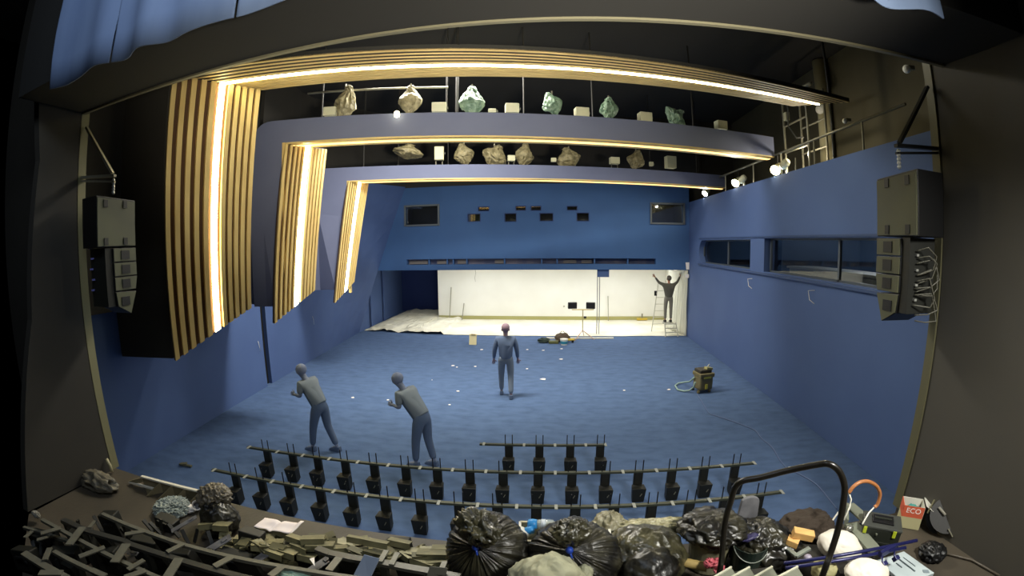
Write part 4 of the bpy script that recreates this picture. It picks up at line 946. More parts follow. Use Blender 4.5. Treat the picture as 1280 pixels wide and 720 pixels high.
# worker on the step ladder
lad = onz(838, 419, 0)
LX = 4.52; LY = 17.35
zf = .50
wk = person('worker in dark grey jumper standing on a ladder with both arms raised', (LX+.02, LY-.02, zf), 0.0, stand(1.86, 'up'), mat('dark_grey_jumper', '#55534a', .85), mat('mid_grey_trousers', '#77746a', .85), mat('grey_hair', '#5d564d', .9), BLACKM)
t = thing('step_ladder', 'white aluminium step ladder under the worker at the right end of the recess', 'ladder', (LX, LY, 0)); AL = mat('white_aluminium', '#c9c7b8', .4, .2)
fe = [(LX-.18, LY-.55, .01), (LX+.34, LY-.50, .01)]; be = [(LX-.52, LY+.55, .01), (LX+.1, LY+.65, .01)]
tl, tr = Vector((LX-.2, LY+.30, 1.75)), Vector((LX+.12, LY+.34, 1.75))
for p, tp in ((fe[0], tl), (fe[1], tr)):
    tp = lerp(Vector(p), tp, .30); MB().beam(p, tp, .035, .05).build('front_rail', AL, t)
for p, tp in ((be[0], tl), (be[1], tr)): MB().beam(p, Vector(tp)+Vector((-.12, .1, .4)), .03, .04).build('rear_rail', AL, t)
for k in range(3):
    u = .09+.09*k; a, b = lerp(Vector(fe[0]), tl, u), lerp(Vector(fe[1]), tr, u); MB().beam(a, b, .08, .025).build('tread', AL, t)
for k in range(6):
    u = .15+.13*k; a, b = lerp(Vector(be[0]), Vector(tl)+Vector((-.12, .1, .4)), u), lerp(Vector(be[1]), Vector(tr)+Vector((-.12, .1, .4)), u); MB().tube([a, b], .014, 6).build('rung', AL, t)
MB().box((LX, LY, zf-.015), (.46, .26, .03)).build('platform', AL, t)
MB().box((LX-.42, LY+.45, 1.62), (.1, .06, .2)).build('hook_tool_holder', BLACK, t)
# people walking on the carpet, in dull slate clothes
S1 = mat('slate_shirt', '#566785', .9); S2 = mat('dull_slate_trousers', '#52637f', .9); S3 = mat('light_slate_shirt', '#75808a', .9); S4 = mat('grey_blue_trousers', '#52637f', .9); SK2 = mat('muted_skin', '#8b7a84', .8)
person('person in slate-blue top and pale trousers walking on the carpet near the cream box', (-1.16, 9.95, 0), 0.12, stand(1.76, 'down', .16), S1, mat('pale_slate_trousers', '#6d7a8c', .9), mat('reddish_hair', '#86707c', .9), S2, True, SK2)
person('leftmost person on the carpet, in pale slate shirt, walking with arms forward', (-4.05, 6.5, 0), 1.35, stand(1.66, 'front', .22, .55), S3, S4, mat('slate_cap', '#75809a', .9), S4, False, mat('muted_skin_b', '#7b859b', .8))
person('person in pale slate shirt bending far forward behind the middle seat row', (-2.1, 6.35, 0), 1.2, stand(1.66, 'front', .12, .7), S3, S4, mat('slate_cap', '#75809a', .9), S4, False, mat('muted_skin_b', '#7b859b', .8))
# ------------------------------------------------------------------ foreground: stage floor clutter
def poly_rail(label, pts, z, tabs, plates, w=.036, m=None, zoff=0):
    P = [onz(x, y, z) for x, y in pts]; m = m or PALE
    t = thing('seat_rail', label, 'seat rail', (P[0].x, P[0].y, ZS), 0, 'loose seat rails heaped on the stage')
    mb = MB()
    for a, b in zip(P, P[1:]): mb.beam(a, b, w, .03)
    mb.build('rail', m, t)
    for (a, b, ww) in tabs:
        A, B = onz(a[0], a[1], z+.02), onz(b[0], b[1], z+.025); MB().beam(A, B, ww, .01).build('bracket', PALE, t)
    for (x, y, hgt, wd, tw) in plates:   # dark pedestals hanging under the rail
        c = onz(x, y, z-.02); mb = MB(); d = (P[-1]-P[0]).normalized(); n = Vector((-d.y, d.x, 0))
        a, b = c-d*wd/2, c+d*wd/2; dn = Vector((0, 0, -hgt))+n*tw
        dn = dn*min(1, (z-.03-ZS)/hgt)
        mb.hexa([a+dn-n*.02, b+dn-n*.02, b+dn+n*.02, a+dn+n*.02, a-n*.02, b-n*.02, b+n*.02, a+n*.02]); mb.build('pedestal', BLACKM, t)
    for k in (.12, .5, .88):
        c = lerp(P[0], P[-1], k); MB().box((c.x, c.y, (ZS+z-.015)/2), (.05, .05, z-.02-ZS)).build('foot', BLACKM, t)
poly_rail('long pale-edged seat rail on the stage, farthest back of the heap at the bottom left', [(128, 643), (160, 657), (227, 681), (285, 696), (320, 703), (395, 716), (450, 724)], 1.34,
    [((180, 664), (156, 668), .05), ((229, 680), (209, 690), .05), ((290, 696), (268, 708), .06), ((352, 709), (338, 720), .06)], [(200, 672, .3, .2, .1), (258, 690, .34, .22, .1), (305, 700, .34, .22, .1), (370, 712, .34, .22, .1)])
poly_rail('seat rail on the stage with a wide blue-grey bracket, second in the bottom left heap', [(79, 650), (109, 664), (156, 677), (163, 681), (220, 699), (282, 717), (330, 728)], 1.34,
    [((103, 659), (86, 681), .075), ((158, 680), (143, 703), .08), ((224, 698), (209, 722), .08)], [(125, 668, .32, .2, .1), (188, 689, .34, .24, .1), (250, 708, .34, .24, .1)], .052, mat('rail_dark_grey', '#3a3a37', .45, .3))
poly_rail('thin seat rail crossing the bottom left heap in front of the wide bracket', [(52.6, 650), (74, 661.7), (117, 685), (145, 699), (173, 711.7), (205, 726)], 1.3,
    [((76, 660), (51, 667), .06), ((131, 684), (99, 696), .06), ((180, 700), (160, 712), .05), ((182, 713), (156, 722), .06)], [(90, 670, .3, .2, .08), (130, 692, .3, .24, .08), (160, 706, .3, .2, .08)])
poly_rail('short thin seat rail at the far left end of the heap', [(30, 659.6), (55, 667), (82, 675.6), (104, 684)], 1.22, [((66, 670), (46, 675), .045), ((40, 664), (31, 672), .04)], [(60, 670, .2, .16, .05)], .03)
poly_rail('thick worn seat rail in the very bottom left corner', [(30, 692), (55, 707.5), (85, 724)], 1.38, [((78, 716), (49, 716), .06), ((62, 685), (56, 700), .05)], [(45, 702, .3, .2, .08)], .06)
poly_rail('short seat rail at the bottom left crossing below the thin one', [(68, 690), (86, 700), (120, 716), (130, 722)], 1.3, [((114, 712), (132, 720), .05)], [(84, 706, .25, .15, .05)], .04)
poly_rail('grey seat rail running under the blue-grey board at the bottom centre left', [(396, 686), (412, 692), (440, 698), (474, 703), (533, 714), (575, 722)], 1.32,
    [((483, 688), (475, 702), .04), ((497, 691), (489, 706), .04), ((424, 697), (411, 713), .06), ((556, 702), (551, 714), .04)], [(430, 697, .3, .2, .08), (510, 709, .3, .2, .08)], .06, mat('rail_mid_grey', '#4a4942', .45, .3))
poly_rail('short rail with dark rods behind the bottom left heap', [(78, 651), (100, 662), (117, 668)], 1.2, [((119, 651), (108, 664), .04)], [], .045, DARKG)
# dark posts sticking out of the heap
posts = [(117, 645, 130, 668), (128, 650, 138, 668), (179, 650, 193, 666), (187, 653, 202, 668), (201, 649, 202, 664), (247, 661, 243, 678), (97, 650, 99, 662), (150, 660, 160, 672), (175, 668, 184, 684), (188, 670, 196, 686), (40, 676, 48, 700), (52, 680, 50, 706), (62, 668, 74, 690), (70, 700, 78, 716), (110, 690, 118, 708), (140, 650, 150, 662), (260, 664, 268, 688), (275, 690, 281, 712), (330, 688, 331, 706), (393, 672, 396, 700), (30, 700, 52, 716), (100, 668, 92, 690), (210, 655, 225, 672), (227, 662, 236, 680)]
for i, (x0, y0, x1, y1) in enumerate(posts):
    b = onz(x1, y1, 1.04); tq = onz(x0, y0, 1.16)
    MB().beam(b, tq, .035, .02).build('steel_post', BLACKM, origin=b, cat='post', group='dark posts in the bottom left heap', label='dark flat steel post sticking up out of the seat rail heap at the bottom left')
# black pedestal boxes among the heap
for i, (x, y, w_, h_, rz) in enumerate([(147, 672, .2, .26, .3), (212, 662, .24, .12, .1), (320, 694, .22, .24, .1), (110, 690, .24, .22, .5), (60, 690, .26, .2, .2), (190, 700, .26, .22, .3), (235, 712, .26, .22, .2), (300, 712, .3, .16, .1), (90, 712, .3, .2, .5), (140, 714, .3, .2, .4), (40, 712, .3, .2, .2), (380, 700, .24, .2, .2), (500, 696, .22, .16, .0), (350, 702, .24, .12, .1), (455, 712, .3, .14, .2), (410, 714, .3, .14, .0)]):
    c = onz(x, y, ZS); t = thing('pedestal_box', 'black folded seat pedestal lying in the heap on the stage', 'seat part', c, 0, 'black pedestals in the stage heap')
    E = Euler((R.uniform(-.2, .2), R.uniform(-.2, .2), rz)).to_matrix()
    MB().box(c+Vector((0, 0, h_/2+.02)), (w_, .12, h_), E).build('shell', BLACKM, t, bevel=.01); MB().box(c+Vector((0, .0, h_/2+.06)), (w_*.5, .16, .02), E).build('lug', DARKG, t)
# flat khaki brackets
def bracket_obj(c, s, rot, m, folded):
    mb = MB(); w_, l_ = s
    mb.box((0, 0, 0), (l_, w_, .008))
    if folded: mb.hexa([Vector(p) for p in ((-l_/2, -w_/2, -.05), (l_/2, -w_/2, -.05), (l_/2, -w_/2+.008, -.05), (-l_/2, -w_/2+.008, -.05), (-l_/2, -w_/2, 0), (l_/2, -w_/2, 0), (l_/2, -w_/2+.008, 0), (-l_/2, -w_/2+.008, 0))])
    else: mb.box((l_*.3, 0, .008), (.05, w_*.5, .012))
    E = Euler(rot).to_matrix(); zmin = min((E @ Vector(v)).z for v in mb.v)
    c = Vector((c.x, c.y, max(c.z, ZS+.004-zmin)))
    mb.v = [tuple(E @ Vector(v)+c) for v in mb.v]
    mb.build('steel_bracket', m, origin=c, cat='bracket', group='khaki seat brackets heaped on the stage', label='flat khaki steel seat bracket lying in the long heap along the stage edge')
spots = []
rr_ = random.Random(11)
edge = [(275, 655), (320, 668), (360, 676), (385, 668), (410, 672), (450, 676), (480, 680), (520, 684), (560, 688)]
for i in range(112):
    u = rr_.random()*(len(edge)-1); k = int(u); f = u-k; ex, ey = edge[k][0]*(1-f)+edge[k+1][0]*f, edge[k][1]*(1-f)+edge[k+1][1]*f
    d = rr_.random(); x = ex+rr_.uniform(-6, 6); y = ey+d*26; z = ZS+.05+.20*(1-abs(d-.45))*rr_.uniform(.5, 1)
    spots.append((y, x, z))
spots.sort()
for y, x, z in spots:
    c = onz(x, y, z); flat = rr_.random() < .7
    bracket_obj(c, (rr_.uniform(.055, .10), rr_.uniform(.11, .2)), (rr_.uniform(-.5, .3), rr_.uniform(-.2, .2), rr_.uniform(-.9, .9)), (KHAKI if rr_.random() < .55 else KHAKID), flat)
for (x, y, w_, l_, rz, z) in [(345, 688, .12, .2, -.1, 1.22), (362, 688, .12, .17, -.1, 1.22), (385, 693, .1, .16, 0, 1.2), (400, 680, .1, .24, .3, 1.25), (391, 672, .09, .2, .35, 1.28), (372, 672, .08, .2, -.1, 1.25), (420, 684, .08, .2, .4, 1.22), (540, 690, .12, .24, .15, 1.22), (555, 684, .1, .2, .2, 1.2), (500, 676, .07, .2, -.1, 1.22), (448, 672, .05, .2, .0, 1.26), (470, 676, .06, .22, -.05, 1.26), (264, 654, .06, .25, .6, 1.2), (278, 655, .12, .16, .3, 1.22), (305, 672, .1, .18, .3, 1.18), (530, 700, .1, .2, -.3, 1.2), (548, 700, .1, .2, .3, 1.2)]:
    bracket_obj(onz(x, y, z), (w_, l_), (-.25, 0, rz), KHAKI, True)
# darker flat brackets standing tilted
for (x, y, w_, l_, rz, ry) in [(270, 682, .09, .3, .9, -.3), (333, 692, .08, .26, 1.1, -.2), (401, 705, .08, .2, 1.1, -.1), (230, 655, .06, .28, .9, -.3), (160, 690, .05, .2, .3, .1)]:
    bracket_obj(onz(x, y, 1.2), (w_, l_), (0, ry, rz), GREY, False)
# blue-grey board, grey board, paper
def board(name, corners, z0, thick, m, label, cat, zs=None):
    P = [onz(x, y, (zs[i] if zs else z0)) for i, (x, y) in enumerate(corners)]; n = (P[1]-P[0]).cross(P[3]-P[0]).normalized()
    if n.z < 0: n = -n
    mb = MB(); mb.hexa([p-n*thick for p in P]+P); return mb.build(name, m, origin=P[0], label=label, cat=cat, bevel=.003)
board('seat_back_board', [(455, 693), (474, 698), (461, 726), (440, 722)], 1.42, .015, mat('blue_grey_board', '#7d8aa0', .45), 'smooth light blue-grey board leaning on the rail at the bottom centre left', 'board', (1.44, 1.44, 1.3, 1.3))
board('seat_back_board', [(537, 708), (559, 710), (556, 726), (532, 724)], 1.4, .015, mat('olive_grey_board', '#4c4b41', .5), 'dark olive-grey square board at the bottom edge left of the first bin bag', 'board', (1.38, 1.38, 1.3, 1.3))
mb = MB(); cs = [(317, 658), (331, 647), (381, 655), (364, 667)]; P = [onz(x, y, 1.16) for x, y in cs]; vs = []; fs = []
for i in range(25):
    for j in range(9):
        u, v = i/24, j/8; p = lerp(lerp(P[0], P[3], u), lerp(P[1], P[2], u), v); p.z += .035*math.exp(-((u-.42)/.05)**2)*-.6+.02*noise.noise(Vector((u*3, v*2, 1)))+(.03 if u > .9 else 0)*v; vs.append(p)
for i in range(24):
    for j in range(8): fs.append((i*9+j, (i+1)*9+j, (i+1)*9+j+1, i*9+j+1))
mb.add(vs, fs); o = mb.build('paper_sheet', mat('white_sheet', '#efe3e0', .7), origin=P[0], smooth=True, label='large folded white paper sheet lying on the bracket heap', cat='paper'); o.modifiers.new('t', 'SOLIDIFY').thickness = .003
c = onz(346, 668, ZS); MB().box(c+Vector((0, -.04, .05)), (.34, .14, .10), (0, 0, -.15)).build('bracket_stack', KHAKID, origin=c, label='closed dark khaki steel channel under the white paper sheet', cat='steel channel')
MB().prism([onz(x, y, 1.3) for x, y in ((387, 699), (393, 697), (393.5, 708))], (0, 0, .004)).build('paper_scrap', WHITE, origin=onz(390, 700, 1.3), label='small white paper triangle stuck in the heap below the white sheet', cat='paper scrap')
mb = MB(); crumple(mb, onz(366, 719, 1.3), (.13, .06, .03), 4, .3, 2, 20, 10); mb.build('plastic_wrapper', mat('mint_wrapper', '#7d9a8c', .4), origin=onz(366, 719, 1.3), label='pale mint plastic wrapper at the bottom edge left of centre', cat='wrapper')
# stage step notch with white nosings
t = thing('stage_steps', 'small set of steps at the stage edge with thin white nosing strips', 'steps', onz(205, 610, ZS))
NS = mat('white_nosing', '#d5d0c0', .5)
a, b = onz(177, 595.5, ZS+.14), onz(251, 614.5, ZS+.14); MB().beam(a, b, .035, .02).build('back_nosing', NS, t)
mb = MB(); mb.hexa([Vector((p.x, p.y, ZS)) for p in (a, b, b+Vector((0, .03, 0)), a+Vector((0, .03, 0)))]+[Vector((p.x, p.y, ZS+.13)) for p in (a, b, b+Vector((0, .03, 0)), a+Vector((0, .03, 0)))]); mb.build('back_board', mat('step_wood', '#746a4f', .6), t)
a2, b2 = onz(162, 602.5, ZS+.03), onz(192, 611, ZS+.03); MB().beam(a2, b2, .03, .02).build('front_nosing', NS, t)
MB().beam(Vector((a2.x, a2.y, ZS+.02)), Vector((a.x, a.y, ZS+.1)), .02, .05).build('end_board', mat('step_wood', '#746a4f', .6), t)
for k, u in enumerate((.33, .53, .74, .97)):
    p = lerp(a, b, u); q = p+Vector((-.04, -.16, 0)); mb = MB(); mb.prism([Vector((p.x, p.y, ZS+.13)), Vector((p.x, p.y, ZS+.004)), Vector((q.x-.08, q.y, ZS+.004))], (.015, -.004, 0)); mb.build('riser_board', mat('step_wood', '#746a4f', .6), t)
for k, (u0, u1) in enumerate(((.02, .30), (.36, .52), (.56, .73), (.77, .96))):
    p, q = lerp(a, b, u0), lerp(a, b, u1); mb = MB(); mb.prism([Vector((p.x, p.y-.01, ZS+.006)), Vector((q.x, q.y-.01, ZS+.006)), Vector((q.x-.05, q.y-.16, ZS+.006))], (0, 0, .01)); mb.build('tread', mat('tread_olive', '#5b543d', .7), t)
# crumpled stuff on the left stage floor
c = onz(121, 602, ZS+.06); mb = MB(); crumple(mb, c, (.30, .12, .09), 6, .35, 1.8, 48, 24, floor=ZS+.002); mb.build('plastic_heap', mat('grey_brown_film', '#5e594c', .5, bump=.6, bscale=25), origin=Vector((c.x, c.y, ZS)), smooth=True, label='crumpled grey plastic film on the stage by the left stage opening', cat='plastic film')
a = onz(140, 590, ZS+.02); MB().tube([a, a+Vector((-.02, .01, .08)), a+Vector((-.05, 0, .17))], .02, 8).build('pale_tube', mat('cream_tube', '#a39c7a', .5), origin=a, smooth=True, label='short cream tube standing beside the grey crumpled film', cat='tube')
c = onz(215, 634, ZS+.05); mb = MB(); crumple(mb, c, (.17, .15, .06), 8, .35, 4.5, 80, 40, floor=ZS+.002, knobs=5); mb.build('bubble_wrap', mat('bubble_wrap', '#a9b3ad', .3, hex2='#5c6663', nscale=60, bump=1, bscale=60), origin=Vector((c.x, c.y, ZS)), label='lumpy pale bubble wrap lying on the left of the stage', cat='bubble wrap')
c = onz(237, 636, ZS+.03); mb = MB(); crumple(mb, c, (.07, .05, .035), 2, .3, 2, 20, 12, floor=ZS+.002); mb.build('crumpled_paper', WHITE, origin=c, label='white crumpled paper between the bubble wrap and the white cup', cat='paper')
c = onz(246, 632, ZS+.06); t = thing('paper_cup', 'white tilted cup lying beside the bubble wrap', 'cup', c); A = Vector((.6, -.5, .5)).to_track_quat('Z', 'Y').to_matrix()
MB().lathe([(.035, -.05), (.055, .05), (.05, .05), (.03, -.04)], c, 18, A).build('cup', WHITE, t, smooth=False); MB().lathe([(.036, -.052), (.045, -.01), (.046, -.01)], c, 18, A).build('sleeve', GREY, t)
c = onz(48, 662, 1.28); mb = MB(); crumple(mb, onz(45, 643, 1.08), (.07, .03, .03), 2, .3, 2, 20, 12); mb.build('film_scrap', mat('pale_film_scrap', '#8b877c', .4), origin=onz(45, 643, 1.05), label='pale film scrap at the far left above the rails', cat='plastic film')
# bin bags
def seg(px, py, z): return onz(px, py, z)
t = thing('bin_bag', 'small loose brown-black bin bag beside the stage steps on the left', 'bin bag', seg(272, 645, ZS))
mb = MB(); crumple(mb, seg(274, 648, ZS+.13), (.19, .17, .17), 21, .14, 1.6, 90, 50, floor=ZS+.01); mb.build('bag_body', BAG, t, smooth=True)
mb = MB(); crumple(mb, seg(268, 622, ZS+.27), (.17, .13, .11), 23, .25, 2.4, 110, 60); mb.build('crumpled_neck', mat('grey_brown_film2', '#5d5648', .35, bump=.8, bscale=20), t, smooth=True)
c = seg(609, 690, 1.33); b1 = bin_bag('bin_bag', c, .31, (-.12, -.62, .62), 'full black bin bag with a blue tie, leftmost of the big bags', 5, None, True, floor=ZS+.01, crown=.42, crown_up=(.1, .35, 1))
c = seg(716, 699, 1.31); b2 = bin_bag('bin_bag', c, (.35, .32, .32), (-.12, -.62, .78), 'full black bin bag with blue tie, in the middle beside the slack bag', 8, None, True, floor=ZS+.01, crown=.29, crown_up=(.0, .5, 1))
t = thing('bin_bag', 'long slack black bin bag with olive sheen right of the middle bag', 'bin bag', Vector((.68, 2.75, ZS)))
mb = MB(); crumple(mb, seg(808, 695, 1.2), (.32, .27, .24), 31, .10, 1.5, 130, 70, rot=(0, .25, .1), floor=ZS+.01); mb.build('bag_body', BAGT, t, smooth=True)
mb = MB(); crumple(mb, seg(812, 712, 1.22), (.22, .2, .18), 37, .10, 1.5, 80, 40, floor=ZS+.01); mb.build('bag_bulge', BAG, t, smooth=True)
mb = MB(); crumple(mb, seg(760, 664, 1.2), (.14, .14, .15), 12, .25, 1.9, 70, 36, floor=ZS+.01); mb.build('film_bundle', mat('olive_white_film', '#9a957c', .35, hex2='#6f6a50', nscale=12, bump=.6), origin=seg(760, 664, ZS), smooth=True, label='crumpled olive-white film bundle between two black bin bags', cat='plastic film')
mb = MB(); crumple(mb, seg(684, 729, 1.42), (.235, .2, .16), 15, .16, 1.2, 110, 60, pinch=.15); mb.build('cloth_sack', mat('cream_sack', '#b0af92', .7, hex2='#9c9b80', nscale=5, bump=.4, bscale=10), origin=seg(684, 719, 1.3), smooth=True, label='cream cloth sack at the bottom edge in front of the two tied bin bags', cat='sack')
mb = MB(); crumple(mb, seg(731, 716, 1.4), (.05, .05, .06), 16, .2, 1.4, 40, 24); mb.build('cloth_scrap', mat('cream_sack_b', '#9a9a80', .7), origin=seg(731, 716, 1.36), smooth=True, label='small cream cloth corner right of the cream sack', cat='cloth')
# white tray, cup, bottle and flat wrapped board behind the bags
t = thing('white_crate', 'shallow white crate between the two tied bin bags and the boards', 'crate', seg(700, 660, ZS))
a0, a1 = seg(650, 654, 1.3), seg(760, 655, 1.3); d = (a1-a0).normalized()
MB().beam(a0+Vector((0, 0, -.05)), a1+Vector((0, 0, -.05)), .02, .14).build('rear_side', mat('crate_cream', '#b9b192', .6), t); 
q = a0+Vector((.03, -.26, 0)); q1 = a1+Vector((0, -.26, 0)); MB().beam(q+Vector((0, 0, -.05)), q1+Vector((0, 0, -.05)), .02, .14).build('front_side', mat('crate_cream', '#b9b192', .6), t)
MB().beam(a0+Vector((0, 0, -.05)), q+Vector((0, 0, -.05)), .02, .14).build('left_side', WHITEM, t); MB().beam(a1+Vector((0, 0, -.05)), q1+Vector((0, 0, -.05)), .02, .14).build('right_side', WHITEM, t)
MB().hexa([Vector((p.x, p.y, z)) for z in (1.18, 1.2) for p in (q, q1, a1, a0)]).build('bottom', mat('crate_cream', '#b9b192', .6), t)
for k in (0, 1):
    for p in ((a0, q)[k], (a1, q1)[k]): MB().beam(Vector((p.x, p.y+(.02 if k else -.02), ZS)), Vector((p.x, p.y+(.02 if k else -.02), 1.19)), .04, .04).build('foot', mat('crate_cream', '#b9b192', .6), t)
c = seg(652, 667, 1.33); MB().lathe([(.015, -.03), (.04, -.03), (.062, .0), (.062, .025), (.05, .03), (.01, .035)], c, 22, Matrix.Rotation(.5, 3, 'Y')).build('white_cup_lid', mat('cup_white', '#d9d7cc', .4), origin=c, smooth=True, label='white round plastic cup at the left end of the white crate', cat='cup')
t = thing('water_bottle', 'clear plastic bottle with a bright blue cap end lying on the white crate', 'bottle', seg(675, 655, 1.33))
a, b = seg(659, 655, 1.37), seg(693, 655.5, 1.37); A = (b-a).to_track_quat('Z', 'Y').to_matrix(); L = (b-a).length
MB().lathe([(.01, L*.35), (.04, L*.36), (.042, L*.5), (.036, L*.6), (.042, L*.7), (.04, L*.95), (.02, L)], a, 18, A).build('bottle', BOTTLE, t, smooth=True); MB().lathe([(.02, 0), (.04, .01), (.045, L*.2), (.04, L*.36), (.01, L*.36)], a, 18, A).build('blue_end', BLUEP, t, smooth=True)
MB().lathe([(.0425, L*.5), (.043, L*.68)], a, 18, A).build('paper_label', mat('pale_label', '#c6cfd6', .5), t, smooth=True)
c = seg(662, 663, 1.34); MB().lathe([(.02, -.04), (.035, -.03), (.035, .03), (.02, .04)], c, 16, Matrix.Rotation(1.2, 3, 'Y')).build('bottle_cap', BLUEP, origin=c, smooth=True, label='second bright blue plastic cap under the bottle end', cat='cap')
board('foam_board', [(752, 655), (868, 649), (872, 658), (760, 668)], 1.28, .05, mat('cream_board', '#bdb796', .6, hex2='#8f896b', nscale=8, bump=.4), 'long cream wrapped board lying behind the slack black bag', 'board')
mb = MB(); crumple(mb, seg(822, 657, 1.3), (.32, .07, .04), 12, .35, 3, 90, 24); mb.build('wrapping_film', mat('shiny_film', '#b5b08f', .25, hex2='#77724f', nscale=20, bump=.8), origin=seg(822, 657, 1.28), smooth=True, label='shiny crumpled wrapping film lying on the long cream board', cat='plastic film')
# bin with black liner
c = seg(882, 706, ZS); t = thing('waste_bin', 'olive-grey waste bin with a black liner folded over its rim', 'waste bin', c)
MB().lathe([(.12, .02), (.155, .02), (.19, .36), (.18, .36), (.14, .05)], c, 28).build('bin', mat('bin_olive', '#77735a', .5), t, smooth=False)
mb = MB(); crumple(mb, c+Vector((.0, 0, .40)), (.24, .21, .10), 18, .22, 2, 90, 40); mb.build('liner', BAG, t, smooth=True)
a, b = seg(856, 703, 1.2), seg(884, 709, 1.2); t = thing('cardboard_tube', 'brown cardboard tube with an open end beside the pink gloves', 'tube', Vector((a.x, a.y, 1.15)))
A = (b-a).to_track_quat('Z', 'Y').to_matrix(); L = (b-a).length; MB().lathe([(.034, 0), (.038, 0), (.038, L), (.03, L), (.03, L-.03), (.01, L-.03)], a, 20, A).build('tube', CARD, t, smooth=False)
for k, (x, y) in enumerate(((887, 704), (897, 704), (899, 711))):
    c = seg(x, y, 1.28); mb = MB(); crumple(mb, c, (.035, .03, .035), 40+k, .4, 2, 24, 14); mb.build('pink_glove', PINK, origin=c, label='crumpled pink rubber glove by the cardboard tube, %s' % ('the left one', 'the upper right one', 'the lower right one')[k], cat='glove', group='pink gloves')
# pale boards at the bottom
for k, (x0, y0, x1, y1) in enumerate(((884, 727, 914, 709.5), (905, 727, 937, 709.5), (934, 727, 965, 709), (962, 727, 997, 709))):
    z = 1.42; A_, B_ = onz(x0, y0, z), onz(x1, y1, z); d = (B_-A_).normalized(); n = Vector((d.y, -d.x, 0)); t = thing('slatted_board', 'grey-green slat with a pale edge at the bottom edge, %s of the four' % ('leftmost', 'second from left', 'third from left', 'rightmost')[k], 'board', A_-Vector((0, 0, .1)), 0, 'pale-edged slats at the bottom edge')
    mb = MB(); mb.hexa([A_-Vector((0, 0, .02)), B_-Vector((0, 0, .02)), B_+n*.13-Vector((0, 0, .09)), A_+n*.13-Vector((0, 0, .09)), A_, B_, B_+n*.13-Vector((0, 0, .07)), A_+n*.13-Vector((0, 0, .07))]); mb.build('face', mat('slat_grey_green', '#6d6f5f', .5), t)
    MB().beam(A_+Vector((0, 0, .005)), B_+Vector((0, 0, .005)), .015, .012).build('pale_edge', mat('slat_edge', '#b7b7a3', .5), t)
# dark bucket
c = seg(928, 716, 1.0); t = thing('bucket', 'dark green bucket with a thin pale handle behind the pale-edged slats', 'bucket', c)
MB().lathe([(.08, .01), (.115, .01), (.15, .32), (.14, .32), (.11, .04)], c, 28).build('body', mat('dark_green_plastic', '#1c2621', .4), t, smooth=False)
MB().tube([c+Vector((.15*math.cos(q), -.02-.12*math.sin(q), .32-.10*math.sin(q))) for q in [math.pi*k/14 for k in range(15)]], .005, 6).build('handle', mat('bucket_handle', '#6d7368', .4), t, smooth=True)
# grey panel (seat back) standing
t = thing('grey_seat_back', 'rounded grey seat back standing upright behind the left leg of the handrail', 'seat back', seg(936, 668, ZS))
c = ony(936, 640, 3.12); poly = []
tp = ony(936, 622, 3.12).z; bt = ZS+.02
for q in range(9):
    a = math.pi*q/8; poly.append(Vector((c.x+.085*math.cos(a), 3.12, tp-.05+.05*math.sin(a))))
poly += [Vector((c.x-.115, 3.12, bt)), Vector((c.x+.12, 3.12, bt))]
MB().prism(poly, (0, .035, 0)).build('shell', GREY, t, bevel=.008); MB().box((c.x, 3.115, bt+.1), (.2, .02, .1)).build('lower_strip', mat('grey_strip', '#5b5b60', .5), t)
# black bags around the handrail
t = thing('bin_bag', 'untidy black bin bag heap behind the green bucket, with a violet fold', 'bin bag', seg(955, 690, ZS))
mb = MB(); crumple(mb, seg(950, 680, 1.2), (.25, .22, .19), 51, .16, 2.2, 120, 60, floor=ZS+.01); mb.build('bag_body', BAG, t, smooth=True)
mb = MB(); crumple(mb, seg(936, 672, 1.36), (.07, .035, .02), 52, .2, 1.7, 30, 16, rot=(0, -.3, 0)); mb.build('violet_fold', mat('violet_film', '#2b284c', .5), t, smooth=True)
mb = MB(); crumple(mb, seg(908, 666, 1.24), (.09, .09, .16), 53, .3, 1.9, 60, 36, floor=ZS+.01); mb.build('bag_tail', BAGT, t, smooth=True)
mb = MB(); crumple(mb, seg(1008, 658, 1.17), (.24, .16, .13), 61, .2, 1.6, 90, 44, floor=ZS+.01); mb.build('dark_cloth', mat('dark_brown_cloth', '#33291f', .9, bump=.5), origin=seg(1008, 658, ZS), smooth=True, label='dark brown cloth heap behind the light wooden blocks', cat='cloth')
mb = MB(); crumple(mb, seg(978, 690, 1.14), (.16, .14, .12), 63, .25, 1.9, 60, 34, floor=ZS+.01); mb.build('bin_bag', BAG, origin=seg(978, 690, ZS), smooth=True, label='small black bag heap left of the light wooden blocks', cat='bin bag')
# wooden blocks
for k, (c, d, r_) in enumerate(((seg(1004, 668, 1.36), (.18, .075, .07), (.15, .15, -.35)), (seg(991, 677, 1.30), (.10, .08, .06), (.1, .1, -.7)))):
    MB().box(c, d, r_).build('wooden_block', OAK, origin=c, bevel=.004, label=('larger light wooden block lying on the black bags', 'smaller light wooden block in front of the larger one')[k], cat='wooden block')
t = thing('metal_bracket', 'pale metal angle bracket below the light wooden blocks', 'bracket', seg(998, 690, 1.22))
MB().beam(seg(985, 686, 1.26), seg(996, 695, 1.26), .04, .015).build('short_arm', mat('pale_aluminium', '#9da59c', .35, .5), t); MB().beam(seg(995, 695, 1.26), seg(1012, 685, 1.3), .035, .02).build('long_arm', mat('pale_aluminium', '#9da59c', .35, .5), t)
c = seg(1010, 696, 1.3); MB().lathe([(.01, -.02), (.03, -.015), (.033, 0), (.02, .015), (.005, .02)], c, 16).build('mauve_pot', mat('mauve_cap', '#8e8797', .4), origin=c, smooth=True, label='small mauve round pot by the navy tubes', cat='pot')
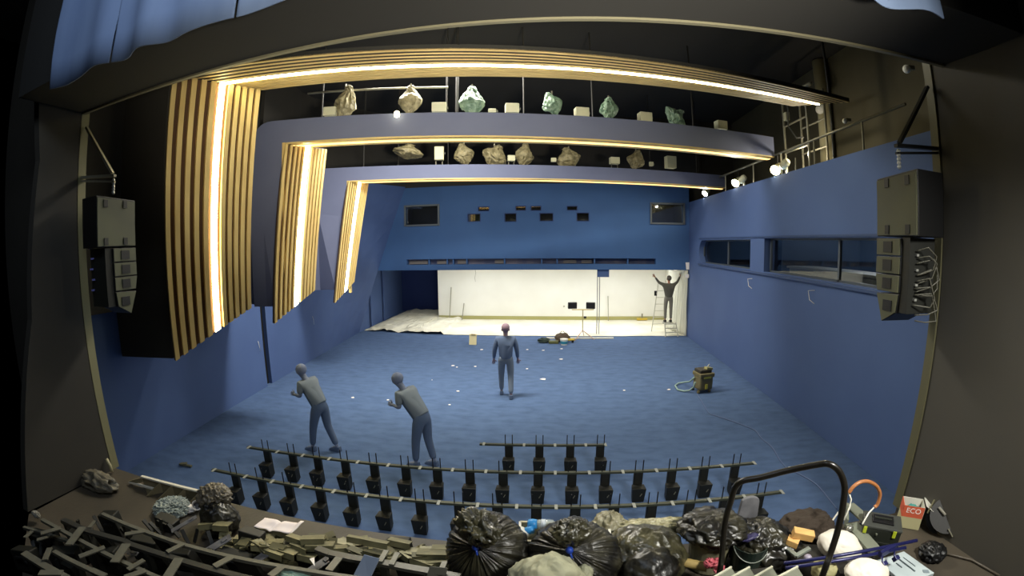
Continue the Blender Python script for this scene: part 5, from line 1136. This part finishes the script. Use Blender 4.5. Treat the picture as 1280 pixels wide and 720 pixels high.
# white sacks
SACK = mat('white_sack', '#d8d3c8', .6, hex2='#cbc5b4', nscale=3, bump=.25, bscale=6)
mb = MB(); crumple(mb, seg(1050, 683, 1.26), (.19, .15, .12), 71, .07, 1.1, 80, 44, rot=(0, .25, -.5)); mb.build('white_sack', SACK, origin=seg(1050, 683, 1.16), smooth=True, label='full white sack lying behind the navy tubes under the handrail', cat='sack')
mb = MB(); crumple(mb, seg(1084, 717, 1.36), (.17, .13, .09), 73, .08, 1.2, 80, 44, rot=(0, .1, -.3)); mb.build('white_sack', SACK, origin=seg(1084, 717, 1.28), smooth=True, label='white sack at the bottom edge in front of the navy tubes', cat='sack')
mb = MB(); crumple(mb, seg(1030, 712, 1.28), (.09, .1, .08), 75, .12, 1.4, 50, 30); mb.build('olive_sack', mat('olive_cream_sack', '#948f66', .7, bump=.3), origin=seg(1030, 712, 1.25), smooth=True, label='olive-cream sack right beside the foot of the handrail', cat='sack')
# navy tubes
t = thing('navy_clamp_bar', 'pair of navy steel tubes with two square clamps lying across the clutter at the right', 'steel bar', seg(1060, 690, 1.4))
MB().tube([seg(980, 704, 1.40), seg(1146, 675.5, 1.44)], .014, 12).build('upper_tube', NAVY, t, smooth=True); MB().tube([seg(982, 710, 1.39), seg(1132, 684.5, 1.42)], .014, 12).build('lower_tube', NAVY, t, smooth=True)
MB().box(lerp(seg(1110, 688, 1.42), seg(1110, 688, 1.42), 0), (.2, .03, .05), (0, 0, .25)).build('sleeve', NAVY, t, bevel=.004)
for (x0, y0, x1, y1) in ((1102, 690, 1103, 703), (1118, 686, 1118, 696)):
    a, b = seg(x0, y0, 1.41), seg(x1, y1, 1.41); MB().tube([a, b], .007, 8).build('clamp_pin', NAVY, t, smooth=True); h = MB().box(b+Vector((0, -.02, 0)), (.045, .035, .045), (.5, 0, .2)).build('clamp_block', NAVY, t, bevel=.004)
    MB().lathe([(.005, 0), (.007, .004), (.002, .006)], b+Vector((0, -.03, .025)), 8).build('screw', STEEL, h)
# handrail hoop
t = thing('handrail', 'black tubular handrail hoop standing on the stage at the lower right', 'handrail', seg(903, 712, ZS))
pts = [ony(900, 712, 2.42), ony(906, 655, 2.42), ony(914, 625, 2.42), ony(919, 609, 2.40), ony(929, 601, 2.38), ony(950, 597, 2.34), ony(985, 588, 2.27), ony(1020, 581, 2.18), ony(1036, 580, 2.13), ony(1048, 588, 2.10), ony(1055, 604, 2.07), ony(1055, 622, 2.04), ony(1048, 660, 1.98), ony(1038, 692, 1.93), ony(1026, 725, 1.88)]
pts = [Vector((pts[0].x-.01, pts[0].y, ZS))]+pts+[Vector((pts[-1].x-.02, pts[-1].y, ZS))]
f = []
for i in range(len(pts)-1):
    p0, p1, p2, p3 = pts[max(i-1, 0)], pts[i], pts[i+1], pts[min(i+2, len(pts)-1)]
    for q in range(5):
        u = q/5; f.append(.5*((2*p1)+(p2-p0)*u+(2*p0-5*p1+4*p2-p3)*u*u+(3*p1-p0-3*p2+p3)*u**3))
f.append(pts[-1]); MB().tube(f, .021, 14).build('tube', mat('black_gloss_rail', '#15130f', .28, hex2='#1c1914', nscale=6), t, smooth=True)
for p in (pts[0], pts[-1]): MB().lathe([(.05, 0), (.05, .01), (.025, .015)], p, 16).build('foot_plate', BLACK, t)
# orange-sleeved hoop
t = thing('orange_hose', 'orange-sleeved bent hose with white ends standing behind the toolbox', 'hose', seg(1080, 640, 1.15))
hp = [(1061, 616), (1067, 608), (1076, 602.5), (1086, 602), (1096, 608), (1100, 618), (1097, 630), (1093, 634)]
P = [ony(x, y, 2.75) for x, y in hp]; f = []
for i in range(len(P)-1):
    p0, p1, p2, p3 = P[max(i-1, 0)], P[i], P[i+1], P[min(i+2, len(P)-1)]
    for q in range(5):
        u = q/5; f.append(.5*((2*p1)+(p2-p0)*u+(2*p0-5*p1+4*p2-p3)*u*u+(3*p1-p0-3*p2+p3)*u**3))
f.append(P[-1]); MB().tube(f, .016, 12).build('sleeve', ORANGE, t, smooth=True)
MB().tube([ony(1061, 616, 2.75), ony(1064, 624, 2.75), ony(1062, 634, 2.72), ony(1055, 650, 2.68)], .007, 8).build('white_end', WHITEM, t, smooth=True); MB().tube([ony(1093, 634, 2.75), ony(1086, 641, 2.72), ony(1078, 655, 2.66)], .007, 8).build('white_end', WHITEM, t, smooth=True)
MB().tube([ony(1048, 640, 2.6), ony(1041, 650, 2.6)], .007, 8).build('white_tip', WHITEM, t)
# grey-green bent panel, silver ball, toolbox
t = thing('grey_tray', 'grey-green metal tray leaning behind the toolbox', 'tray', seg(1075, 640, 1.15))
P = [onz(x, y, z) for x, y, z in ((1057, 632, 1.3), (1067, 628, 1.3), (1105, 660, 1.3), (1096, 668, 1.3))]; MB().hexa([p-Vector((0, 0, .02)) for p in P]+P).build('upper_plate', GREYP, t, bevel=.003)
P = [onz(x, y, z) for x, y, z in ((1057, 655, 1.28), (1072, 652, 1.28), (1100, 683, 1.28), (1088, 690, 1.28))]; MB().hexa([p-Vector((0, 0, .03)) for p in P]+P).build('lower_plate', GREYP, t, bevel=.003)
MB().beam(onz(1058, 634, 1.3), onz(1058, 655, 1.27), .02, .1).build('web', GREYP, t)
c = seg(1062, 661, 1.3); mb = MB(); crumple(mb, c, (.035, .03, .03), 3, .1, 2, 24, 16); mb.build('foil_ball', mat('foil', '#a5a59c', .25, .7), origin=c, smooth=True, label='small ball of silver foil between the white sack and the grey-green tray', cat='foil')
c = seg(1100, 662, 1.27); t = thing('toolbox', 'dark grey toolbox with yellow-green latches on the right of the stage', 'toolbox', Vector((c.x, c.y, 1.15))); E = Matrix.Rotation(-.62, 3, 'Z'); TD = mat('toolbox_dark', '#23261f', .45)
MB().box(c+Vector((0, 0, -.02)), (.34, .24, .18), E).build('body', TD, t, bevel=.01); MB().box(c+Vector((0, 0, .08)), (.35, .25, .03), E).build('lid', mat('toolbox_lid', '#3c3e3a', .45), t, bevel=.01)
MB().box(c+Vector((0, 0, .10)), (.19, .13, .02), E).build('handle_recess', BLACK, t, bevel=.003); MB().box(c+E @ Vector((0, 0, .115)), (.15, .025, .012), E).build('handle', TD, t, bevel=.003)
for u in (-.15, .11): MB().box(c+E @ Vector((u, -.123, .05)), (.03, .02, .065), E).build('latch', YGREEN, t, bevel=.003)
MB().box(c+E @ Vector((-.0, .0, -.06)), (.36, .26, .02), E).build('base_rim', TD, t)
c0 = seg(1100, 662, ZS); MB().box(Vector((c.x, c.y, ZS+.08)), (.34, .26, .155), E).build('storage_box', mat('dark_crate', '#26261f', .6), origin=Vector((c.x, c.y, ZS)), bevel=.008, label='dark crate underneath the toolbox with the yellow-green latches', cat='crate')
# red and cream open box with the word ECO
c = seg(1134, 655, ZS); t = thing('cardboard_box', 'open red and cream cardboard box with the white letters ECO', 'box', c, 0); E = Matrix.Rotation(-.62, 3, 'Z')
w_, d_, h_ = .21, .18, .25; cz0 = c+Vector((0, 0, 0))
def pbox(p, dm): return [cz0+E @ Vector(p), dm]
for (p, dm) in (((0, -d_/2, h_*.27), (w_, .006, h_*.5)), ((-w_/2, 0, h_*.27), (.006, d_, h_*.5)), ((w_/2, 0, h_*.27), (.006, d_, h_*.5)), ((0, d_/2, h_*.27), (w_, .006, h_*.5))): MB().box(cz0+E @ Vector(p), dm, E).build('cream_side', mat('cream_carton', '#b5ae84', .7), t)
MB().box(cz0+E @ Vector((0, -d_/2, h_*.76)), (w_, .006, h_*.48), E).build('red_side', RED, t); MB().box(cz0+E @ Vector((-w_/2, 0, h_*.76)), (.006, d_, h_*.48), E).build('red_side', RED, t)
MB().box(cz0+E @ Vector((w_/2, 0, h_*.76)), (.006, d_, h_*.48), E).build('inner_side', WHITEM, t); MB().box(cz0+E @ Vector((0, d_/2, h_*.76)), (w_, .006, h_*.48), E).build('inner_side', WHITEM, t)
MB().box(cz0+E @ Vector((w_/2+.05, 0, h_+.0)), (.10, d_, .005), E @ Matrix.Rotation(.5, 3, 'Y')).build('flap', WHITEM, t)
MB().box(cz0+E @ Vector((0, 0, .01)), (w_, d_, .01), E).build('bottom', CARD, t)
mb = MB(); crumple(mb, cz0+E @ Vector((0, 0, h_*.72)), (.06, .05, .03), 9, .3, 2, 24, 14); mb.build('teal_filling', mat('teal_film', '#3f8a82', .5), t)
fc = bpy.data.curves.new('lettering', 'FONT'); fc.body = 'ECO'; fc.size = .075; fc.extrude = .001; fc.align_x = 'CENTER'; fo = bpy.data.objects.new('lettering', fc); COL.objects.link(fo); bpy.context.view_layer.update()
me = bpy.data.meshes.new_from_object(fo); bpy.data.objects.remove(fo); me.materials.clear(); me.materials.append(WHITE)
lt_ = bpy.data.objects.new('lettering', me); COL.objects.link(lt_); lt_.parent = t; Q = E @ Matrix.Rotation(math.pi/2, 3, 'X'); lt_.matrix_local = Matrix.Translation(E @ Vector((0, -d_/2-.005, h_*.72))) @ Q.to_4x4()
# cable drum
c = seg(1175, 668, ZS); A = Vector((-.55, -.6, .55)).to_track_quat('Z', 'Y').to_matrix(); cc_ = c+Vector((.02, .02, .19))
t = thing('cable_drum', 'round black cable drum leaning against the dark wall at the lower right', 'cable drum', c)
MB().lathe([(.02, -.1), (.19, -.1), (.19, -.08), (.1, -.07), (.1, .03), (.17, .04), (.17, .055), (.02, .055)], cc_, 32, A).build('drum', mat('drum_black', '#12100c', .55), t, smooth=False)
MB().lathe([(.1, -.065), (.15, -.04), (.155, 0), (.13, .03)], cc_, 32, A).build('wound_cable', BLACK, t, smooth=True)
MB().beam(cc_+A @ Vector((-.1, .06, .07)), cc_+A @ Vector((-.02, .0, .08)), .025, .012).build('pale_label', mat('dull_pale', '#8f8c80', .5), t); MB().tube([cc_+A @ Vector((.02, .13, .07)), cc_+A @ Vector((.1, -.02, .08))], .006, 6).build('crank', METAL, t)
MB().tube([cc_+A @ Vector((-.16, .12, .07)), cc_+A @ Vector((-.2, -.02, .08))], .008, 6).build('frame_bar', KHAKI, t); MB().tube([cc_+A @ Vector((.04, -.12, .07)), cc_+A @ Vector((.1, -.18, .06))], .008, 6).build('frame_bar', METAL, t)
mb = MB(); crumple(mb, seg(1166, 690, 1.06), (.12, .1, .07), 77, .25, 1.8, 60, 30, floor=ZS+.002); mb.build('black_cable_coil', BLACK, origin=seg(1166, 690, ZS), smooth=True, label='dark cable coil lying on the stage in front of the cable drum', cat='cable')
MB().tube([seg(1175, 690, 1.02), seg(1195, 695, 1.02), seg(1215, 700, 1.02), seg(1250, 720, 1.02)], .012, 8).build('floor_cable', mat('floor_cable_brown', '#4a4236', .5), origin=seg(1175, 690, 1.02), smooth=True, label='dark cable on the floor along the right wall', cat='cable')
# pale blue flat pack
t = thing('flat_pack', 'pale blue-grey flat packaged board with dark printed lines at the lower right', 'board', seg(1130, 700, 1.3))
P = [onz(x, y, 1.32) for x, y in ((1096, 700), (1130, 689), (1168, 716), (1132, 730))]; MB().hexa([p-Vector((0, 0, .03)) for p in P]+P).build('panel', mat('pale_blue_pack', '#a3aeb0', .5), t, bevel=.003)
for u, v0, v1, ww in ((.42, .15, .75, .014), (.25, .2, .6, .006), (.62, .3, .5, .01)):
    a = lerp(lerp(P[0], P[1], 1-u), lerp(P[3], P[2], 1-u), v0); b = lerp(lerp(P[0], P[1], 1-u), lerp(P[3], P[2], 1-u), v1); MB().beam(a+Vector((0, 0, .003)), b+Vector((0, 0, .003)), ww, .003).build('printed_line', mat('pack_ink', '#3a4448', .5), t)
a = lerp(P[1], P[2], .85); MB().box(a+Vector((-.05, -.01, .003)), (.05, .035, .003), (0, 0, -.4)).build('printed_stamp', mat('pack_stamp', '#6e7b80', .5), t)
# supports below the right clutter so that it lies on something
for k, (x, y, sx, sy, h_, lb) in enumerate(((1075, 700, .42, .34, .24, 'dark closed case under the white sacks'), (1118, 706, .3, .24, .27, 'dark closed case under the pale blue board'), (940, 722, .42, .2, .3, 'dark case carrying the pale-edged slats'), (1008, 690, .3, .24, .2, 'dark case beneath the light wooden blocks'), (686, 724, .4, .26, .26, 'dark case under the cream cloth sack'))):
    c = seg(x, y, ZS+h_); c = Vector((c.x, c.y, ZS)); t = thing('flight_case', lb, 'case', c)
    MB().box(c+Vector((0, 0, h_/2)), (sx, sy, h_-.01), (0, 0, -.3 if x > 1000 else 0)).build('body', mat('case_dark', '#1f1d18', .6), t, bevel=.008); MB().box(c+Vector((0, 0, h_*.8)), (sx+.01, sy+.01, .012), (0, 0, -.3 if x > 1000 else 0)).build('edge_strip', DARKG, t)


sc.view_settings.view_transform = 'Standard'; sc.view_settings.look = 'None'; sc.view_settings.gamma = 1
sc.view_settings.use_curve_mapping = False; sc.view_settings.exposure = 0.74
for o in bpy.data.objects:
    if '_o' in o: del o['_o']
